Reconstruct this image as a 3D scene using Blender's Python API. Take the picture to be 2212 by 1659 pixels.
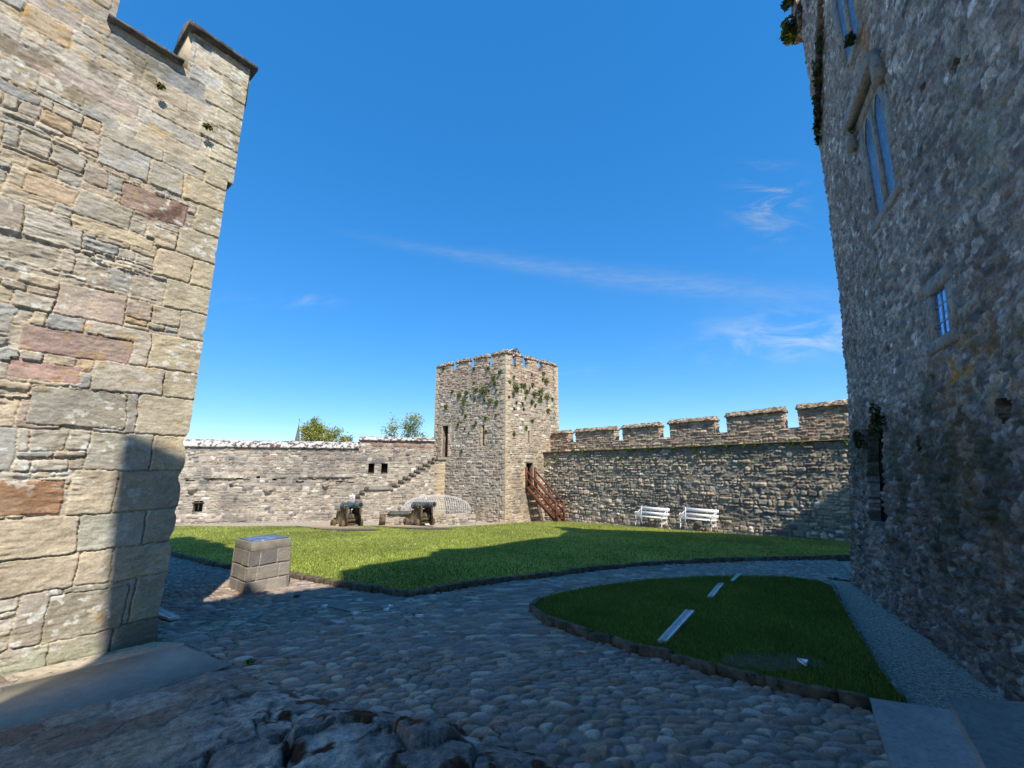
import bpy, math, numpy as np
from mathutils import Vector
R = math.radians
for o in list(bpy.data.objects): bpy.data.objects.remove(o)
SC = bpy.context.scene; COL = SC.collection
# ---------------------------------------------------------------- camera
FD = 895.0; TH = math.atan(.2); CZ = 1.95; SL = .05      # focal length (units of a 2212 px wide picture), pitch, eye height, ground fall
cam = bpy.data.cameras.new('camera'); cam.sensor_width = 36; cam.lens = FD/2212*36; cam.clip_start = .05; cam.clip_end = 3000
co = bpy.data.objects.new('camera', cam); COL.objects.link(co); co.location = (0, 0, CZ); co.rotation_euler = (math.pi/2+TH, 0, 0)
SC.camera = co
# ---------------------------------------------------------------- light
SAZ = (.39, -.92); SEL = 48.5                             # direction towards the sun
w = bpy.data.worlds.new('World'); SC.world = w; w.use_nodes = True
NT = w.node_tree; NT.nodes.clear()
def wn(t, **k):
    n = NT.nodes.new(t)
    for a, b in k.items(): setattr(n, a, b)
    return n
def wmath(op, a, b=None, c=None, clamp=False):
    n = wn('ShaderNodeMath', operation=op); n.use_clamp = clamp
    for i, v in enumerate((a, b, c)):
        if v is None: continue
        if isinstance(v, (int, float)): n.inputs[i].default_value = v
        else: NT.links.new(v, n.inputs[i])
    return n.outputs[0]
sky = wn('ShaderNodeTexSky', sky_type='NISHITA'); sky.sun_disc = False; sky.sun_elevation = R(SEL)
sky.sun_rotation = math.atan2(SAZ[0], SAZ[1]); sky.altitude = 2000; sky.air_density = 1.0; sky.dust_density = 0; sky.ozone_density = 7
hs = wn('ShaderNodeHueSaturation'); hs.inputs['Hue'].default_value = .506; hs.inputs['Saturation'].default_value = 1.66; hs.inputs['Value'].default_value = 1.97
gm = wn('ShaderNodeGamma'); gm.inputs['Gamma'].default_value = .55        # softer contrast between zenith and horizon
NT.links.new(sky.outputs[0], gm.inputs['Color']); NT.links.new(gm.outputs[0], hs.inputs['Color'])
# thin cirrus and an old contrail, laid on the sky by direction
tc = wn('ShaderNodeTexCoord'); sp = wn('ShaderNodeSeparateXYZ'); NT.links.new(tc.outputs['Generated'], sp.inputs[0])
yy = wmath('MAXIMUM', sp.outputs[1], .05); A_ = wmath('DIVIDE', sp.outputs[0], yy); B_ = wmath('DIVIDE', sp.outputs[2], yy)
cb = wn('ShaderNodeCombineXYZ'); NT.links.new(A_, cb.inputs[0]); NT.links.new(B_, cb.inputs[1])
def wnoise(scale, sx, sy, det=6, rot=0.0, dist=0.0):
    mp = wn('ShaderNodeMapping'); mp.inputs['Scale'].default_value = (sx, sy, 1); mp.inputs['Rotation'].default_value = (0, 0, rot)
    NT.links.new(cb.outputs[0], mp.inputs[0]); n = wn('ShaderNodeTexNoise'); n.inputs['Scale'].default_value = scale
    n.inputs['Detail'].default_value = det; n.inputs['Roughness'].default_value = .62; n.inputs['Distortion'].default_value = dist
    NT.links.new(mp.outputs[0], n.inputs[0]); return n.outputs[0]
def wsmooth(v, a, b):
    n = wn('ShaderNodeMapRange', interpolation_type='SMOOTHSTEP'); n.inputs['From Min'].default_value = a; n.inputs['From Max'].default_value = b
    NT.links.new(v, n.inputs[0]); return n.outputs[0]
def wgauss(v, c, s):                                       # exp(-((v-c)/s)^2)
    d = wmath('DIVIDE', wmath('SUBTRACT', v, c) if isinstance(c, (int, float)) else wmath('SUBTRACT', v, c), s)
    return wmath('POWER', 2.718, wmath('MULTIPLY', wmath('MULTIPLY', d, d), -1.0))
cen = wmath('ADD', wmath('MULTIPLY', A_, -.165), wmath('ADD', .524, wmath('MULTIPLY', wmath('MULTIPLY', A_, A_), .06)))    # contrail centre line
wob = wmath('MULTIPLY', wmath('SUBTRACT', wnoise(5, 1, 1, 3), .5), .03)
env = wmath('MULTIPLY', wsmooth(A_, -.62, .05), wmath('SUBTRACT', 1.0, wsmooth(A_, .45, 1.15)))
ctr = wmath('MULTIPLY', wgauss(wmath('ADD', B_, wob), cen, wmath('ADD', .010, wmath('MULTIPLY', wsmooth(A_, -.6, .5), .020))), env)
ctr = wmath('MULTIPLY', ctr, wmath('ADD', .35, wmath('MULTIPLY', wsmooth(wnoise(16, 1, 5, 6, .6), .3, .75), .65)))
def wisp(a, b, sa, sb, nz, lo, hi, k):
    m = wmath('MULTIPLY', wgauss(A_, a, sa), wgauss(B_, b, sb))
    return wmath('MULTIPLY', wmath('MULTIPLY', m, wsmooth(nz, lo, hi)), k)
n1 = wnoise(5, 1, 3.0, 8, .35, .6); n2 = wnoise(6, 1.0, 2.6, 8, -.7, .8)
cl = wmath('ADD', wmath('MULTIPLY', ctr, .22), wisp(.76, .335, .20, .045, n1, .36, .72, .85))
cl = wmath('ADD', cl, wisp(.60, .285, .14, .03, n1, .42, .75, .28))
cl = wmath('ADD', cl, wisp(.695, .70, .08, .09, n2, .45, .72, .7))
cl = wmath('ADD', cl, wisp(-.58, .42, .13, .018, n1, .42, .7, .30))
cl = wmath('ADD', cl, wisp(.145, .235, .05, .012, n1, .4, .7, .2), clamp=True)
bw = wn('ShaderNodeRGBToBW'); NT.links.new(hs.outputs[0], bw.inputs[0])
cc = wn('ShaderNodeCombineColor')
for i, k in enumerate((1.9, 2.05, 2.25)): NT.links.new(wmath('MULTIPLY', bw.outputs[0], k), cc.inputs[i])
mx = wn('ShaderNodeMix', data_type='RGBA'); NT.links.new(cl, mx.inputs['Factor']); NT.links.new(hs.outputs[0], mx.inputs['A']); NT.links.new(cc.outputs[0], mx.inputs['B'])
bg = wn('ShaderNodeBackground'); bg.inputs['Strength'].default_value = .145; NT.links.new(mx.outputs['Result'], bg.inputs[0])
wo = wn('ShaderNodeOutputWorld'); NT.links.new(bg.outputs[0], wo.inputs[0])
sun = bpy.data.lights.new('sun', 'SUN'); sun.energy = 3.8; sun.angle = R(.53); sun.color = (1, .93, .82)
so = bpy.data.objects.new('sun', sun); COL.objects.link(so)
sd = Vector((SAZ[0]*math.cos(R(SEL)), SAZ[1]*math.cos(R(SEL)), math.sin(R(SEL)))); so.rotation_euler = sd.to_track_quat('Z', 'Y').to_euler(); so.location = (5, -10, 30)
SC.view_settings.view_transform = 'Standard'; SC.view_settings.look = 'None'; SC.view_settings.exposure = .68; SC.view_settings.gamma = 1
SC.render.engine = 'CYCLES'

# ---------------------------------------------------------------- measuring helpers (a bearing in the survey photo -> a point on a real plane)
def ray(px, py):
    a = (px-1106)/FD; b = -(py-829.5)/FD
    return a, math.cos(TH)-b*math.sin(TH), math.sin(TH)+b*math.cos(TH)
def G(px, py, off=0.0):
    x, y, z = ray(px, py); t = (CZ-off)/(-z-SL*y); return np.array((x*t, y*t, CZ+z*t))
def DP(px, py, Y):
    x, y, z = ray(px, py); t = Y/y; return np.array((x*t, Y, CZ+z*t))
def gz(x, y): return -SL*np.clip(y, -5, 40)
def V3(*a): return np.array(a, float)
def lin(c):
    c = np.array(c, float)/255; return np.where(c <= .04045, c/12.92, ((c+.055)/1.055)**2.4)
# ---------------------------------------------------------------- noise
def _h(i, j, s):
    n = (i.astype(np.int64)*374761393+j.astype(np.int64)*668265263+s*2147483647) & 0xffffffff
    n = ((n ^ (n >> 13))*1274126177) & 0xffffffff
    return ((n ^ (n >> 16)) & 0xffffff)/float(0xffffff)
def vn(x, y, s=0):
    i = np.floor(x); j = np.floor(y); fx = x-i; fy = y-j; fx = fx*fx*(3-2*fx); fy = fy*fy*(3-2*fy)
    a = _h(i, j, s); b = _h(i+1, j, s); c = _h(i, j+1, s); d = _h(i+1, j+1, s)
    return (a+(b-a)*fx)*(1-fy)+(c+(d-c)*fx)*fy
def fbm(x, y, s=0, o=4):
    r = 0; a = .5; t = 0
    for k in range(o): r = r+a*vn(x*2**k+17.3*k, y*2**k+9.1*k, s+k*7); t += a; a *= .5
    return r/t-.5
def sm(a, b, x): t = np.clip((x-a)/(b-a), 0, 1); return t*t*(3-2*t)
# ---------------------------------------------------------------- tags
def tag(o, label=None, cat=None, group=None, kind=None):
    if label: o['label'] = label
    if cat: o['category'] = cat
    if group: o['group'] = group
    if kind: o['kind'] = kind
    return o
def thing(name, label, cat, loc=(0, 0, 0), rz=0, group=None):
    o = bpy.data.objects.new(name, None); COL.objects.link(o); o.location = tuple(loc); o.rotation_euler = (0, 0, rz); o.empty_display_size = .2
    return tag(o, label, cat, group)
class MB:
    def __init__(s): s.v = []; s.f = []; s.c = []; s.n = 0
    def add(s, v, f, c=(1, 1, 1)):
        v = np.asarray(v, float).reshape(-1, 3); c = np.asarray(c, float)
        if c.ndim == 1: c = np.tile(c, (len(v), 1))
        s.v.append(v); s.c.append(c)
        if isinstance(f, np.ndarray): s.f.append(f.astype(np.int64)+s.n)
        else:
            for k in set(len(q) for q in f): s.f.append(np.array([q for q in f if len(q) == k], np.int64)+s.n)
        s.n += len(v)
    def box(s, c, d, X=(1, 0, 0), Y=(0, 1, 0), Z=(0, 0, 1), col=(1, 1, 1), taper=0):
        c = np.array(c, float); X, Y, Z = (np.array(a, float) for a in (X, Y, Z)); v = []
        for k in (-1, 1):
            q = 1-taper*(k+1)/2
            for i, j in ((-1, -1), (1, -1), (1, 1), (-1, 1)): v.append(c+X*d[0]/2*i*q+Y*d[1]/2*j*q+Z*d[2]/2*k)
        s.add(v, [(0, 3, 2, 1), (4, 5, 6, 7), (0, 1, 5, 4), (1, 2, 6, 5), (2, 3, 7, 6), (3, 0, 4, 7)], col)
    def bar(s, a, b, wd, th, up=(0, 0, 1), col=(1, 1, 1)):
        a = np.array(a, float); b = np.array(b, float); D = b-a; L = np.linalg.norm(D); D /= L
        S = np.cross(D, up); S /= np.linalg.norm(S); U = np.cross(S, D)
        s.box((a+b)/2, (L, wd, th), D, S, U, col)
    def tube(s, pts, r, n=6, col=(1, 1, 1), closed=False):
        pts = np.array(pts, float); m = len(pts); rr = np.broadcast_to(np.array(r, float), (m,))
        T = np.gradient(pts, axis=0) if m > 2 else np.tile(pts[-1]-pts[0], (m, 1))
        T = T/np.maximum(np.linalg.norm(T, axis=1, keepdims=True), 1e-9)
        ref = np.array((0, 0, 1.)) if abs(T[:, 2]).mean() < .9 else np.array((1., 0, 0))
        S = np.cross(T, ref); S /= np.maximum(np.linalg.norm(S, axis=1, keepdims=True), 1e-9); U = np.cross(S, T)
        an = np.arange(n)/n*2*math.pi
        v = pts[:, None]+rr[:, None, None]*(np.cos(an)[None, :, None]*S[:, None]+np.sin(an)[None, :, None]*U[:, None])
        f = [(i*n+j, i*n+(j+1) % n, (i+1)*n+(j+1) % n, (i+1)*n+j) for i in range(m-1) for j in range(n)]
        f += [tuple(range(n))[::-1], tuple(range((m-1)*n, m*n))]
        s.add(v.reshape(-1, 3), f, col)
    def lathe(s, prof, o, ax, n=20, col=(1, 1, 1)):          # prof: (distance along the axis, radius)
        o = np.array(o, float); ax = np.array(ax, float); ax /= np.linalg.norm(ax)
        ref = np.array((0, 0, 1.)) if abs(ax[2]) < .9 else np.array((1., 0, 0)); S = np.cross(ax, ref); S /= np.linalg.norm(S); U = np.cross(S, ax)
        an = np.arange(n)/n*2*math.pi; v = []
        for t, r in prof: v.append(o+ax*t+r*(np.cos(an)[:, None]*S+np.sin(an)[:, None]*U))
        m = len(prof); f = [(i*n+j, i*n+(j+1) % n, (i+1)*n+(j+1) % n, (i+1)*n+j) for i in range(m-1) for j in range(n)]
        f += [tuple(range(n))[::-1], tuple(range((m-1)*n, m*n))]
        s.add(np.concatenate(v), f, col)
    def prism(s, poly, o, X, Z, Y, th, col=(1, 1, 1)):       # poly in the X/Z plane, thickness along Y
        o, X, Y, Z = (np.array(a, float) for a in (o, X, Y, Z)); n = len(poly)
        v = [o+X*a+Z*b+Y*t for t in (0, th) for a, b in poly]
        s.add(v, [tuple(range(n)), tuple(range(2*n-1, n-1, -1))]+[(i, (i+1) % n, n+(i+1) % n, n+i) for i in range(n)], col)
    def grid(s, us, vs, P, N, H, C, mask=None, skirt=.15):
        # P: (nv,nu,3) base points, N outward normal, H displacement, C colours
        nv, nu = H.shape; v = (P+H[..., None]*N).reshape(-1, 3); idx = np.arange(nv*nu).reshape(nv, nu)
        q = np.stack([idx[:-1, :-1], idx[:-1, 1:], idx[1:, 1:], idx[1:, :-1]], -1); m = np.ones((nv-1, nu-1), bool) if mask is None else mask
        base = s.n; C = C.reshape(-1, 3); s.add(v, q[m].reshape(-1, 4), C)
        if not skirt: return
        mp = np.zeros((nv+1, nu+1), bool); mp[1:-1, 1:-1] = m
        E = []
        a, b = np.nonzero(mp[1:, 1:-1] != mp[:-1, 1:-1]); E.append((idx[a, b], idx[a, b+1]))
        a, b = np.nonzero(mp[1:-1, 1:] != mp[1:-1, :-1]); E.append((idx[a, b], idx[a+1, b]))
        e = np.concatenate([np.stack(k, -1) for k in E]); un, inv = np.unique(e, return_inverse=True); inv = inv.reshape(e.shape)
        bv = (P.reshape(-1, 3)[un])-(N.reshape(-1, 3)[un] if getattr(N, 'ndim', 1) > 1 else N)*skirt; k = len(un)
        s.add(np.concatenate([v[un], bv]), np.stack([inv[:, 0], inv[:, 1], inv[:, 1]+k, inv[:, 0]+k], -1), np.concatenate([C[un], C[un]]))
    def build(s, name, mat, parent=None, smooth=False):
        v = np.concatenate(s.v); c = np.concatenate(s.c); me = bpy.data.meshes.new(name)
        if parent is not None and parent.type == 'EMPTY':     # parts are written in world coordinates
            L = np.array(parent.location); a = -parent.rotation_euler[2]
            v = v-L; v = np.stack([v[:, 0]*math.cos(a)-v[:, 1]*math.sin(a), v[:, 0]*math.sin(a)+v[:, 1]*math.cos(a), v[:, 2]], -1)
        elif parent is not None and parent.parent is not None:
            g = parent.parent; L = np.array(g.location); a = -g.rotation_euler[2]
            v = v-L; v = np.stack([v[:, 0]*math.cos(a)-v[:, 1]*math.sin(a), v[:, 0]*math.sin(a)+v[:, 1]*math.cos(a), v[:, 2]], -1)
        tot = np.concatenate([np.full(len(f), f.shape[1]) for f in s.f]); lo = np.concatenate([f.ravel() for f in s.f])
        me.vertices.add(len(v)); me.vertices.foreach_set('co', v.ravel().astype(np.float32))
        me.loops.add(len(lo)); me.loops.foreach_set('vertex_index', lo.astype(np.int32))
        me.polygons.add(len(tot)); me.polygons.foreach_set('loop_start', np.concatenate([[0], np.cumsum(tot)[:-1]]).astype(np.int32))
        me.update(calc_edges=True)
        ca = me.color_attributes.new('col', 'FLOAT_COLOR', 'POINT'); ca.data.foreach_set('color', np.concatenate([c, np.ones((len(c), 1))], 1).ravel().astype(np.float32))
        if smooth: me.polygons.foreach_set('use_smooth', np.ones(len(tot), bool))
        me.materials.append(mat); o = bpy.data.objects.new(name, me); COL.objects.link(o); o.parent = parent
        return o
# ---------------------------------------------------------------- materials
def newmat(name):
    m = bpy.data.materials.new(name); m.use_nodes = True; t = m.node_tree; return m, t, t.nodes['Principled BSDF']
def nz(t, scale, det=4, rough=.6, kind='ShaderNodeTexNoise', co=None, sc=None):
    n = t.nodes.new(kind); n.inputs['Scale'].default_value = scale
    if kind == 'ShaderNodeTexNoise': n.inputs['Detail'].default_value = det; n.inputs['Roughness'].default_value = rough
    c = t.nodes.new('ShaderNodeTexCoord'); src = c.outputs['Object']
    if sc: mp = t.nodes.new('ShaderNodeMapping'); mp.inputs['Scale'].default_value = sc; t.links.new(src, mp.inputs[0]); src = mp.outputs[0]
    t.links.new(src, n.inputs['Vector']); return n
def ramp(t, v, a, b, lo=0., hi=1.):
    n = t.nodes.new('ShaderNodeMapRange'); n.inputs['From Min'].default_value = a; n.inputs['From Max'].default_value = b
    n.inputs['To Min'].default_value = lo; n.inputs['To Max'].default_value = hi; t.links.new(v, n.inputs[0]); return n.outputs[0]
def mix(t, f, a, b, mode='MIX'):
    n = t.nodes.new('ShaderNodeMix'); n.data_type = 'RGBA'; n.blend_type = mode
    for k, x in (('Factor', f), ('A', a), ('B', b)):
        if isinstance(x, (int, float)): n.inputs[k].default_value = x
        elif hasattr(x, 'links') or hasattr(x, 'is_output'): t.links.new(x, n.inputs[k])
        else: n.inputs[k].default_value = (*x, 1)
    return n.outputs['Result']
def mat_vc(name, scale=30, amp=.35, bs=40, bstr=.5, bdist=.01, rough=.92, spots=None, spec=.2, spotscale=9, spotlo=.62, moss=None):
    m, t, b = newmat(name); a = t.nodes.new('ShaderNodeAttribute'); a.attribute_name = 'col'
    n = nz(t, scale, 5, .65); v = ramp(t, n.outputs[0], .28, .72, 1-amp, 1+amp)
    h = t.nodes.new('ShaderNodeVectorMath'); h.operation = 'SCALE'; t.links.new(a.outputs[0], h.inputs[0]); nf = nz(t, scale*6, 4, .7); vf = ramp(t, nf.outputs[0], .3, .7, 1-amp*.8, 1+amp*.8); mm = t.nodes.new('ShaderNodeMath'); mm.operation = 'MULTIPLY'; t.links.new(v, mm.inputs[0]); t.links.new(vf, mm.inputs[1])
    t.links.new(mm.outputs[0], h.inputs['Scale']); c = h.outputs[0]
    if spots is not None:
        n2 = nz(t, spotscale, 5, .7); c = mix(t, ramp(t, n2.outputs[0], spotlo, spotlo+.06), c, spots)
    if moss is not None:
        n3 = nz(t, 2.2, 6, .7); c = mix(t, ramp(t, n3.outputs[0], .56, .68, 0, .75), c, moss)
    t.links.new(c, b.inputs['Base Color']); b.inputs['Roughness'].default_value = rough; b.inputs['Specular IOR Level'].default_value = spec
    n4 = nz(t, bs, 6, .7); bu = t.nodes.new('ShaderNodeBump'); bu.inputs['Strength'].default_value = bstr; bu.inputs['Distance'].default_value = bdist
    t.links.new(n4.outputs[0], bu.inputs['Height']); t.links.new(bu.outputs[0], b.inputs['Normal']); return m
def mat_blotch(name, c1, c2, c3=None, s1=3, s2=9, e1=(.42, .6), e2=(.55, .62), rough=.9, bs=30, bstr=.5, bdist=.01, spec=.2, metal=0, sc=None):
    m, t, b = newmat(name); n = nz(t, s1, 6, .65, sc=sc); c = mix(t, ramp(t, n.outputs[0], *e1), c1, c2)
    if c3 is not None: n2 = nz(t, s2, 6, .7, sc=sc); c = mix(t, ramp(t, n2.outputs[0], *e2), c, c3)
    t.links.new(c, b.inputs['Base Color']); b.inputs['Roughness'].default_value = rough; b.inputs['Specular IOR Level'].default_value = spec; b.inputs['Metallic'].default_value = metal
    n4 = nz(t, bs, 6, .7, sc=sc); bu = t.nodes.new('ShaderNodeBump'); bu.inputs['Strength'].default_value = bstr; bu.inputs['Distance'].default_value = bdist
    t.links.new(n4.outputs[0], bu.inputs['Height']); t.links.new(bu.outputs[0], b.inputs['Normal']); return m
M = {}
M['near'] = mat_vc('near_masonry', 55, .22, 90, .55, .006, moss=None)
M['wall'] = mat_vc('rubble_masonry', 18, .30, 30, .6, .02, spots=lin((226, 218, 205)), spotscale=5.5, spotlo=.685)
M['tower'] = mat_vc('tower_masonry', 16, .30, 30, .6, .02, spots=lin((228, 220, 208)), spotscale=4.5, spotlo=.665)
M['keep'] = mat_vc('keep_rubble', 17, .45, 16, .9, .04)
M['cobble'] = mat_vc('river_cobbles', 45, .30, 60, .7, .008, rough=.75, spec=.25)
M['rock'] = mat_vc('limestone_rock', 14, .45, 28, 1.0, .035, rough=.85)
M['cap'] = mat_blotch('lichened_cap', lin((92, 70, 50)), lin((150, 128, 100)), lin((205, 195, 172)), 4, 8, (.4, .6), (.52, .58), bs=14, bstr=.9, bdist=.04)
M['whitecap'] = mat_blotch('white_lichen_coping', lin((96, 78, 68)), lin((200, 196, 188)), lin((104, 88, 78)), 4, 2.2, (.44, .50), (.55, .60), bs=12, bstr=.7, bdist=.03)
M['slate'] = mat_blotch('dark_slate', lin((72, 72, 68)), lin((110, 104, 92)), lin((160, 158, 150)), 6, 14, e2=(.62, .68))
M['inner'] = mat_blotch('inner_stone', lin((105, 95, 80)), lin((140, 128, 108)), None, 6)
M['dressed'] = mat_blotch('dressed_limestone', lin((128, 122, 112)), lin((150, 142, 128)), lin((105, 102, 96)), 4, 12, e2=(.6, .7), bs=50, bstr=.35)
M['keepframe'] = mat_blotch('weathered_window_stone', lin((140, 136, 126)), lin((160, 154, 142)), lin((112, 108, 100)), 5, 14, e2=(.52, .62), bs=30, bstr=.6)
M['paledressed'] = mat_blotch('pale_dressed_stone', lin((176, 158, 130)), lin((196, 180, 152)), lin((140, 126, 106)), 4, 12, e2=(.6, .7), bs=50, bstr=.35)
M['gravel'] = mat_blotch('fine_gravel', lin((140, 130, 116)), lin((222, 208, 188)), lin((112, 106, 98)), 32, 44, (.38, .62), (.56, .60), bs=32, bstr=1, bdist=.05)
M['lawn'] = mat_blotch('lawn_soil', lin((84, 98, 28)), lin((104, 118, 34)), lin((70, 78, 28)), 5, 30, bs=60, bstr=.8, bdist=.02)
M['kerb'] = mat_blotch('kerb_stone', lin((86, 76, 62)), lin((122, 108, 88)), lin((54, 52, 36)), 7, 9, e2=(.55, .65), bs=30, bstr=.8, bdist=.02)
M['slab'] = mat_blotch('smooth_slab', lin((148, 140, 126)), lin((166, 158, 142)), lin((132, 126, 114)), 6, 55, (.35, .65), (.54, .66), bs=90, bstr=.6, bdist=.006, rough=.7, spec=.3)
M['mortar'] = mat_blotch('pale_mortar', lin((168, 154, 132)), lin((190, 176, 152)), lin((120, 112, 98)), 12, 7, (.4, .6), (.58, .62), bs=60, bstr=.7)
M['step'] = mat_blotch('honed_limestone_step', lin((140, 136, 130)), lin((160, 155, 146)), lin((112, 110, 106)), 5, 22, (.35, .65), (.5, .7), bs=80, bstr=.35, bdist=.004, rough=.45, spec=.5)
M['wood_red'] = mat_blotch('red_stained_timber', lin((100, 60, 44)), lin((124, 78, 58)), lin((84, 48, 36)), 3, 9, bs=40, bstr=.3, sc=(1, 1, 3), rough=.6)
M['door'] = mat_blotch('brown_door_timber', lin((92, 58, 38)), lin((120, 78, 50)), lin((66, 42, 30)), 3, 9, bs=30, bstr=.4, sc=(9, 9, .7), rough=.7)
M['oldwood'] = mat_blotch('weathered_timber', lin((84, 72, 52)), lin((124, 108, 82)), lin((74, 80, 46)), 6, 9, e2=(.58, .66), bs=35, bstr=.8, bdist=.015, sc=(2, 2, .8))
M['iron'] = mat_blotch('painted_gunmetal', lin((58, 76, 74)), lin((80, 98, 94)), None, 7, bs=40, bstr=.3, rough=.5, spec=.5)
M['iron2'] = mat_blotch('grey_gunmetal', lin((66, 74, 78)), lin((92, 98, 100)), None, 7, bs=40, bstr=.3, rough=.5, spec=.5)
M['bore'] = mat_blotch('dark_bore', lin((40, 30, 28)), lin((60, 44, 40)), None, 20)
M['rust'] = mat_blotch('rusty_iron', lin((120, 56, 36)), lin((90, 60, 44)), None, 9)
M['white'] = mat_blotch('white_gloss_paint', lin((232, 232, 230)), lin((222, 222, 218)), None, 8, bs=20, bstr=.1, rough=.4, spec=.5)
M['plate'] = mat_blotch('white_sign_plate', lin((205, 207, 208)), lin((198, 200, 202)), None, 8, bs=20, bstr=.05, rough=.5)
M['signred'] = mat_blotch('sign_red', lin((160, 60, 66)), lin((160, 60, 66)), None)
M['signblack'] = mat_blotch('sign_black', lin((34, 32, 44)), lin((40, 38, 50)), None, rough=.5)
M['signgrey'] = mat_blotch('sign_grey', lin((140, 144, 148)), lin((140, 144, 148)), None)
M['wire'] = mat_blotch('galvanised_wire', lin((205, 205, 200)), lin((225, 224, 220)), None, 10, rough=.5, spec=.5)
M['glass'] = mat_blotch('old_window_glass', lin((120, 160, 200)), lin((160, 195, 225)), lin((80, 110, 140)), 5, 16, (.4, .6), (.52, .62), rough=.08, spec=1, bs=9, bstr=.1, bdist=.006, metal=.8)
M['oldglass'] = mat_blotch('dull_leaded_glass', lin((96, 110, 126)), lin((130, 146, 160)), lin((70, 80, 92)), 9, 22, (.35, .65), (.5, .62), rough=.22, spec=.8, bs=10, bstr=.5, bdist=.02, metal=.55)
M['lead'] = mat_blotch('lead_strips', lin((150, 165, 175)), lin((120, 135, 150)), None, rough=.5)
M['panel'] = mat_blotch('blue_plan_panel', lin((110, 132, 168)), lin((70, 96, 140)), lin((170, 180, 190)), 9, 14, (.4, .6), (.6, .66), rough=.25, spec=.7, bstr=.05)
M['bark'] = mat_blotch('bark', lin((120, 96, 70)), lin((96, 84, 66)), None, 3)
M['spire'] = mat_blotch('far_slate_stone', lin((98, 92, 88)), lin((108, 102, 98)), None, 1)
M['marker'] = mat_blotch('pale_marker_slab', lin((232, 232, 228)), lin((244, 244, 240)), None, 9, bs=60, bstr=.3)
M['markin'] = mat_blotch('worn_marker_centre', lin((184, 184, 182)), lin((200, 200, 198)), None, 9)
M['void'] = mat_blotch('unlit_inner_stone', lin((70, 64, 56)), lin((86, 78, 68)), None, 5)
def mat_leaf(name, rough=.6, tr=.35):
    m, t, b = newmat(name); a = t.nodes.new('ShaderNodeAttribute'); a.attribute_name = 'col'; t.links.new(a.outputs[0], b.inputs['Base Color'])
    b.inputs['Roughness'].default_value = rough; b.inputs['Specular IOR Level'].default_value = .25
    d = t.nodes.new('ShaderNodeBsdfTranslucent'); t.links.new(a.outputs[0], d.inputs[0]); x = t.nodes.new('ShaderNodeMixShader'); x.inputs[0].default_value = tr
    t.links.new(b.outputs[0], x.inputs[1]); t.links.new(d.outputs[0], x.inputs[2]); t.links.new(x.outputs[0], t.nodes['Material Output'].inputs[0]); return m
M['leaf'] = mat_leaf('leaf'); M['grass'] = mat_leaf('grass_blades', .55, .45)
# ---------------------------------------------------------------- masonry
def fill_course(u0, u1, v0, v1, wmin, wmax, rng, psplit=.3, rects=None):
    u = u0+rng.uniform(-wmax, 0)
    while u < u1:
        wd = rng.uniform(wmin, wmax)*(1.6 if rng.random() < .08 else 1); 
        if rng.random() < psplit:
            k = rng.uniform(.35, .65); m = v0+(v1-v0)*k
            for a, b in ((v0, m), (m, v1)):
                x = u; n = rng.integers(1, 3)
                cuts = np.sort(rng.uniform(.25, .75, n-1)); e = np.concatenate([[0], cuts, [1]])
                for i in range(n): rects.append((u+wd*e[i], u+wd*e[i+1], a, b))
        else: rects.append((u, u+wd, v0, v1))
        u += wd
def courses(u0, u1, v0, v1, hmin, hmax, wmin, wmax, rng, psplit=.3):
    rects = []; v = v0
    while v < v1:
        h = rng.uniform(hmin, hmax); fill_course(u0, u1, v, min(v+h, v1+.1), wmin, wmax, rng, psplit, rects); v += h
    return rects
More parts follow.
